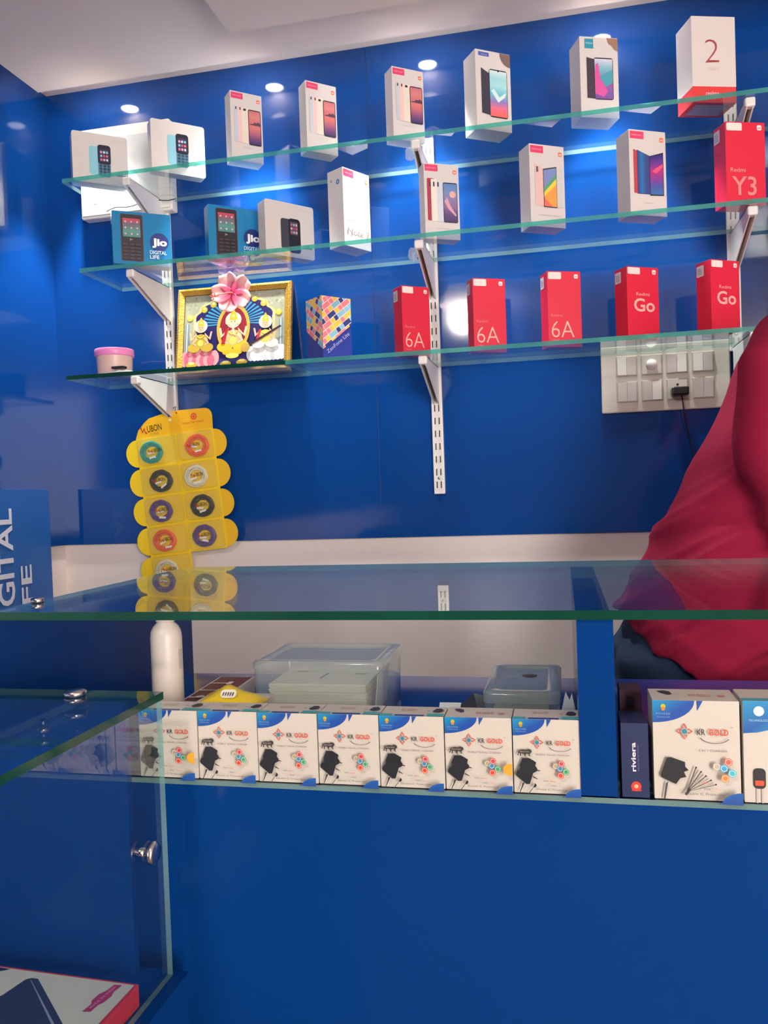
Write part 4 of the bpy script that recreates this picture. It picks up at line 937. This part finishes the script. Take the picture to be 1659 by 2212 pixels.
# stack of sheets inside, each group of sheets a leaf of its own colour edge
rnd = random.Random(12)
z = ZP+.004
m = MB()
for k in range(34):
    th = .00135; dx, dy = rnd.uniform(-.0015, .0015), rnd.uniform(-.0015, .0015); m.box((-.407+dx, -.985+dy, z), (-.268+dx, -.872+dy, z+th-.0001), M_PRINT, ('efe8d8', 'e2d8c2', 'e9e2cf')[k % 3]); z += th
F = Face(m, (-.407, -.985, z), (1, 0, 0), (0, 1, 0), .139, .113); F.poly([(.45, .3), (.47, .3), (.49, .6), (.47, .6)], '4a6aa0'); F.rect(.12, .65, .24, .69, '9a9484'); F.rect(.78, .55, .90, .59, '8a866a')
o = m.build('paper_stack'); o['kind'] = 'stuff'; tag(o, 'stack of cream paper sheets inside the large clear plastic box', 'papers')
m = MB(); m.T = Matrix.Translation((-.2575, -.93, ZP+.033)) @ Euler((0, radians(-84), radians(2))).to_matrix().to_4x4(); m.box((-.028, -.045, 0), (.028, .045, .0008), M_PRINT, 'e6e4e4'); tag(m.build('loose_paper'), 'loose white sheet leaning inside the right end of the large clear box', 'papers')
t2, l2 = clearbox('storage_box', -.103, -.010, -1.040, -.872, .057, 'small clear plastic box with a dark oval label on its lid', .014, M_FROST)
m = MB(); m.lathe([(.010, 0), (.010, .0004), (.0005, .0005)], mat('label_dark', '4a4440', rough=.4), n=24, sy=1.0); m.rings([[(.0075*cos(a*pi/8), .0075*sin(a*pi/8), .0006) for a in range(16)], [(.007*cos(a*pi/8), .007*sin(a*pi/8), .0006) for a in range(16)]], M_WMETAL, cap=False); q = m.build('oval_label', l2); q.location = (.006, .02, .0545)
m = MB(); m.box((-.094, -1.026, ZP+.004), (-.024, -.886, ZP+.030), M_PRINT, 'b7ad9a'); tag(m.build('parts_bundle'), 'beige bundle packed inside the small clear plastic box', 'bundle')
# dark foil packets and cards left of the small clear box
def wedge(name, pts, c, label, cat, mm=None, th=.0012):
    m = MB(); m.face(pts, mm or M_PRINT, c); o = m.build(name); s = o.modifiers.new('s', 'SOLIDIFY'); s.thickness = th; tag(o, label, cat); return o
wedge('silver_pouch', [(-.165, -1.02, ZP+.002), (-.107, -1.03, ZP+.002), (-.107, -.96, ZP+.032), (-.125, -.955, ZP+.034), (-.152, -.98, ZP+.012)], '262a38', 'dark shiny pouch leaning against the left side of the small clear box', 'pouch', M_GLOSSP)
wedge('white_card', [(-.172, -.985, ZP+.001), (-.145, -.99, ZP+.001), (-.140, -.975, ZP+.026), (-.170, -.968, ZP+.024)], 'f2f4f6', 'small white card behind the dark shiny pouch', 'card')
for k, (x, y) in enumerate(((-.150, -1.045), (-.132, -1.05), (-.118, -1.052))):
    m = MB(); m.T = Matrix.Translation((x, y, ZP+.001)) @ Euler((radians(24), 0, radians(-32+k*6))).to_matrix().to_4x4(); m.box((-.004, 0, 0), (.004, .052, .003), mat('dark_steel', '4a4e5a', rough=.3, metal=.6)); m.box((-.002, .004, .003), (.002, .048, .0034), M_CHROME)
    tag(m.build('tweezers'), 'slim dark metal tool lying beside the small clear box, %s' % ('outermost', 'middle one', 'nearest the box')[k], 'tool', 'slim metal tools')
# white crumpled pieces between the small box and the divider
def shard(loc, pts, c, label):
    m = MB(); m.T = Matrix.Translation(loc); m.face(pts, M_PRINT, c); o = m.build('torn_packaging'); s = o.modifiers.new('s', 'SOLIDIFY'); s.thickness = .001; tag(o, label, 'packaging', 'torn white packaging'); return o
shard((.001, -1.06, ZP+.0005), [(-.009, 0, .0), (.008, 0, .0), (.008, .006, .036), (.0035, .008, .060), (.0005, .007, .052), (-.004, .008, .062), (-.009, .006, .040)], 'f2f6f6', 'torn white packaging with a notched top beside the small clear box')
shard((.0005, -1.09, ZP+.0005), [(-.006, 0, 0), (.010, 0, 0), (.010, .01, .022), (.002, .015, .030), (-.005, .01, .020)], 'dfe8ea', 'crumpled pale packaging in front of the notched piece by the divider')
# ------------------------------------------------------------------ glass display case in the foreground
def case():
    t = thing('glass_display_case', 'low glass display case in the left foreground with steel fittings', 'display case', (0, 0, 0))
    x1, yb, yf, zt, zb = -.4172, -1.2705, -1.86, .8983, .5955; x0 = -1.15; g = .008
    sheet('glass_top', x0, x1, yf, yb, zt-g, g, t, mg=M_GLASSC, me=M_EDGED, side=M_EDGED)
    m = MB()
    xa, xb = x1-.008, x1-.002
    m.mesh([(xa, yf, zb), (xb, yf, zb), (xb, yb-.001, zb), (xa, yb-.001, zb), (xa, yf, zt-g-.0005), (xb, yf, zt-g-.0005), (xb, yb-.001, zt-g-.0005), (xa, yb-.001, zt-g-.0005)], [(1, 2, 6, 5), (3, 0, 4, 7)], M_PANE)
    m.mesh([(xa, yf, zb), (xb, yf, zb), (xb, yb-.001, zb), (xa, yb-.001, zb), (xa, yf, zt-g-.0005), (xb, yf, zt-g-.0005), (xb, yb-.001, zt-g-.0005), (xa, yb-.001, zt-g-.0005)], [(0, 3, 2, 1), (4, 5, 6, 7), (0, 1, 5, 4), (2, 3, 7, 6)], M_EDGEL)
    m.build('side_pane', t)
    m = MB(); m.box((x0, yb-.010, zb), (x1-.040, yb-.002, zt-g-.001), M_BLUEC); m.build('back_panel', t)
    m = MB(); m.box((x0, yf-.02, 0), (x1+.012, yb+.008, zb-.0005), M_BLUEC); m.build('base', t)
    for p, r, nm_ in (((-.505, -1.295, zt+.0002), (0, 0, 0), 'screw_cap'), ((x1-.0018, -1.306, .742), (0, radians(90), 0), 'screw_cap')):
        m = MB(); m.lathe([(.0105, 0), (.0115, .0015), (.0115, .0045), (.0095, .006), (.0005, .0063)], M_CHROME, n=28); c = m.build(nm_, t); c.location = p; c.rotation_euler = r
    m = MB(); m.tube([(x1-.020, -1.306, .742), (x1-.0085, -1.306, .742)], .0045, M_CHROME, n=14); m.build('standoff', t)
case()
def casebox():
    w, d, h = .20, .17, .022; o = MB(); o.box((-w, -d, 0), (0, 0, h), M_PRINT, 'd9352c'); T = Face(o, (-w, -d, h), (1, 0, 0), (0, 1, 0), w, d)
    T.rect(.006, .0, .985, .985, 'dcd8c6')
    T.rrect(-.0+.30, .05, .80, .90, '3f4358', r=.03) if 0 else None
    T.poly([(.10, .42), (.38, .74), (.405, .905), (.43, .925), (.465, .925), (1.0*.86, .55), (.70, .0), (.10, .0)], '34384c'); T.poly([(.432, .905), (.442, .90), (.80, .56), (.785, .555)], '9a9bb2'); T.poly([(.02, .80), (.20, .93), (.265, .975), (.02, .985)], '20223a')
    T.poly([(.885, .96), (.925, .965), (.915, .90), (.925, .86), (.915, .80), (.90, .77), (.895, .71), (.855, .70), (.865, .77), (.85, .80), (.855, .86), (.875, .90)], 'c22a62')
    T.text('MADE IN INDIA', .875, .71, .012, 'f0a8c0', w=.0, ang=84) if 0 else None
    vs_, fs_, tw_ = glyphs('MADE IN INDIA', .01, 0); u0, v0 = .893*w-w, .725*d-d
    o.mesh([(u0+x/tw_*.004-y*.0035, v0+x/tw_*.036, h+.0022) for x, y in vs_], fs_, M_PRINT, 'f0a8c0')
    q = o.build('phone_box'); q.location = (-.4275, -1.327, .5957); q.rotation_euler = (0, 0, radians(-2.5)); tag(q, 'flat white and red phone box lying inside the foreground glass case', 'phone box')
casebox()

# ------------------------------------------------------------------ the shopkeeper in the red shirt
def shopkeeper():
    YC = -.40; K = 1.064
    def T2(x, z): return (x*K, 1.1+(z-1.1)*K)
    t = thing('person', 'person in a loose red shirt and dark jeans leaning forward behind the counter', 'person', (0, 0, 0))
    skin = mat('skin', '8a5a42', rough=.5, noise=(12, .06)); shirt = mat('red_shirt', '971c3c', rough=.85, spec=.15, noise=(7, .06), bump=(420, .25)); jean = mat('dark_denim', '26364e', rough=.85, spec=.2, noise=(40, .18), bump=(300, .3)); hair = mat('black_hair', '15100e', rough=.5, bump=(160, .8)); shoe = mat('shoe', '1c1a1a', rough=.5)
    def loft(m, secs, mm, n=36, cap=True, tilt=None):
        rs = []
        for i, (x, y, z, a, b) in enumerate(secs):
            p = secs[max(i-1, 0)]; q = secs[min(i+1, len(secs)-1)]; d = Vector((q[0]-p[0], q[1]-p[1], q[2]-p[2])).normalized()
            if tilt: d = Vector(tilt)
            e1 = Vector((0, 1, 0)); e1 = (e1-d*e1.dot(d)).normalized(); e2 = e1.cross(d)
            rs.append([tuple(Vector((x, y, z))+e1*b*cos(2*pi*k/n)+e2*a*sin(2*pi*k/n)) for k in range(n)])
        m.rings(rs, mm, cap=cap)
    def remesh(m, name, vox, smooth, fold=None):
        o = m.build('tmp'); r = o.modifiers.new('r', 'REMESH'); r.mode = 'VOXEL'; r.voxel_size = vox
        s = o.modifiers.new('s', 'SMOOTH'); s.iterations = smooth; s.factor = .6
        dg = bpy.context.evaluated_depsgraph_get(); me = bpy.data.meshes.new_from_object(o.evaluated_get(dg)); mt = m.mats[0]
        bpy.data.objects.remove(o)
        if fold:
            me.update(); no = [v.normal.copy() for v in me.vertices]
            for v, nn in zip(me.vertices, no): v.co = v.co+nn*fold(v.co)
        me.materials.clear(); me.materials.append(mt)
        for p in me.polygons: p.use_smooth = True
        ob = bpy.data.objects.new(name, me); COL.objects.link(ob); ob.parent = t; return ob
    ax = [(.212, .772, .150, .190), (.225, .800, .168, .198), (.245, .845, .168, .20), (.278, .91, .157, .195), (.325, .03+1.0, .143, .19), (.395, 1.13, .160, .205), (.452, 1.225, .168, .215), (.508, 1.30, .142, .20), (.56, 1.36, .07, .12)]
    # body, one continuous surface: torso, neck, head, arms, legs
    m = MB(); S = lambda L, k: [(T2(x, z)[0], YC, T2(x, z)[1], a*k, b*k) for x, z, a, b in L]
    loft(m, S(ax, .86), skin, tilt=(.57, 0, .82))
    hx, hz = T2(.232, .80)
    loft(m, [(T2(.56, 1.36)[0], YC, T2(.56, 1.36)[1], .058, .055), (.665, YC, 1.45, .055, .053), (.70, YC, 1.50, .06, .055)], skin)
    loft(m, [(.70, YC, 1.44, .045, .045), (.70, YC, 1.47, .085, .066), (.695, YC, 1.53, .102, .078), (.69, YC, 1.59, .098, .078), (.685, YC, 1.64, .06, .05), (.685, YC, 1.655, .02, .02)], skin)
    loft(m, [(.79, YC, 1.525, .012, .012), (.812, YC, 1.518, .016, .014), (.795, YC, 1.545, .008, .008)], skin, 12)
    sh = [(.50, 1.29)]
    def arm(sy):
        y = YC+sy*.165
        dx = .12 if sy > 0 else 0
        return [(.415+dx, YC+sy*.10, 1.322, .062, .06), (.375+dx, y, 1.285, .060, .058), (.365+dx, YC+sy*.182, 1.14, .052, .05), (.40+dx, YC+sy*.185, 1.01, .043, .042), (.50+dx*.8, YC+sy*.17, .965, .040, .038), (.62+dx*.5, YC+sy*.15, .955, .030, .030)]
    for sy in (-1, 1):
        A = arm(sy); loft(m, A, skin, 20); e = Vector(A[-1][:3])
        loft(m, [tuple(e)+(.022, .030), tuple(e+Vector((.05, 0, -.012)))+(.017, .042), tuple(e+Vector((.095, 0, -.022)))+(.013, .038)], skin, 16)
        for k in range(4):
            o = Vector((.09, -.028+.019*k, -.020)); L = (.062, .072, .069, .052)[k]
            m.tube([e+o, e+o+Vector((L*.4, 0, -.008)), e+o+Vector((L*.75, 0, -.024)), e+o+Vector((L*.95, 0, -.042))], [.0090, .0085, .0075, .0065], skin, n=10)
        o = Vector((.03, -sy*.034, -.012)); m.tube([e+o, e+o+Vector((.03, -sy*.022, -.012)), e+o+Vector((.062, -sy*.026, -.026))], [.0105, .0095, .0075], skin, n=10)
    for sy in (-1, 1):
        loft(m, [(hx+.01, YC+sy*.085, hz, .10, .09), (hx+.035, YC+sy*.09, .62, .085, .08), (hx+.06, YC+sy*.09, .45, .058, .055), (hx+.03, YC+sy*.09, .28, .052, .05), (hx, YC+sy*.09, .09, .036, .036)], skin, 20)
        loft(m, [(hx-.04, YC+sy*.09, .045, .030, .035), (hx+.06, YC+sy*.095, .045, .032, .042), (hx+.17, YC+sy*.10, .030, .022, .042)], skin, 16)
    body = remesh(m, 'body', .0085, 4)
    # jeans
    m = MB(); loft(m, [(hx+.0, YC, hz+.12, .105, .150), (hx-.01, YC, hz+.04, .120, .168), (hx-.040, YC, hz-.04, .135, .172)], jean)
    for sy in (-1, 1):
        loft(m, [(hx-.030, YC+sy*.080, hz+.0, .125, .090), (hx-.035, YC+sy*.085, .64, .122, .090), (hx+.04, YC+sy*.09, .46, .078, .070), (hx+.02, YC+sy*.09, .28, .070, .066), (hx, YC+sy*.09, .075, .062, .060)], jean, 24)
    def jf(c): return .004*sin(38*c.z+30*c.x+9*c.y)+.003*sin(61*c.z-22*c.x)
    jo = remesh(m, 'jeans', .010, 3, jf)
    # shirt
    def fold(c):
        def ridge(v): return (1-abs(sin(v)))**1.6-.35
        low = max(0, min(1, (1.16-c.z)/.22)); q = (c.z-.93)-.80*(c.x-.10)+.05*sin(7*c.x+5*c.y)
        f = .022*low*ridge(q*30+.4)+.008*low*ridge(q*61+c.x*9)
        f += .005*(1-low)*sin(26*c.z-14*c.x+9*c.y)+.003*sin(19*c.x+23*c.z+12*c.y)
        if c.z < .86: f *= .55; f += .004*ridge((c.z-.9)*34+(c.x-.1)*26)
        if c.y > YC+.05: f *= .5
        return f
    m = MB(); loft(m, S(ax, 1.0), shirt, tilt=(.57, 0, .82))
    loft(m, [(T2(.50, 1.30)[0], YC, T2(.50, 1.30)[1], .10, .20), (T2(.55, 1.35)[0], YC, T2(.55, 1.35)[1], .08, .12), (T2(.60, 1.40)[0], YC, T2(.60, 1.40)[1], .064, .066)], shirt)
    for sy in (-1, 1):
        A = arm(sy); B = [(x, y, z, a+.019+.004*i, b+.019) for i, (x, y, z, a, b) in enumerate(A[:4])]; e, g_ = Vector(A[3][:3]), Vector(A[4][:3]); q = e.lerp(g_, .35)
        B.append((q.x, q.y, q.z, .060, .060)); loft(m, B, shirt, 24)
    remesh(m, 'shirt', .007, 5, fold)
    # hair cap
    m = MB(); loft(m, [(.665, YC, 1.50, .088, .078), (.67, YC, 1.56, .100, .086), (.675, YC, 1.62, .095, .083), (.68, YC, 1.665, .055, .05), (.68, YC, 1.675, .02, .02)], hair); remesh(m, 'hair', .009, 3)
    for sy in (-1, 1):
        m = MB(); loft(m, [(hx-.062, YC+sy*.09, .034, .030, .040), (hx+.0, YC+sy*.09, .048, .046, .044), (hx+.08, YC+sy*.095, .042, .038, .050), (hx+.18, YC+sy*.10, .028, .024, .048), (hx+.20, YC+sy*.10, .024, .012, .03)], shoe, 20); s = m.build('shoe', t)
    m = MB()
    for sy in (-1, 1): m.lathe([(.0005, -.011), (.008, -.008), (.011, 0), (.008, .008), (.0005, .011)], mat('eye_white', 'e8e4de', rough=.2), n=14, o=(.782, YC+sy*.032, 1.545))
    m.build('eyes', t)
shopkeeper()
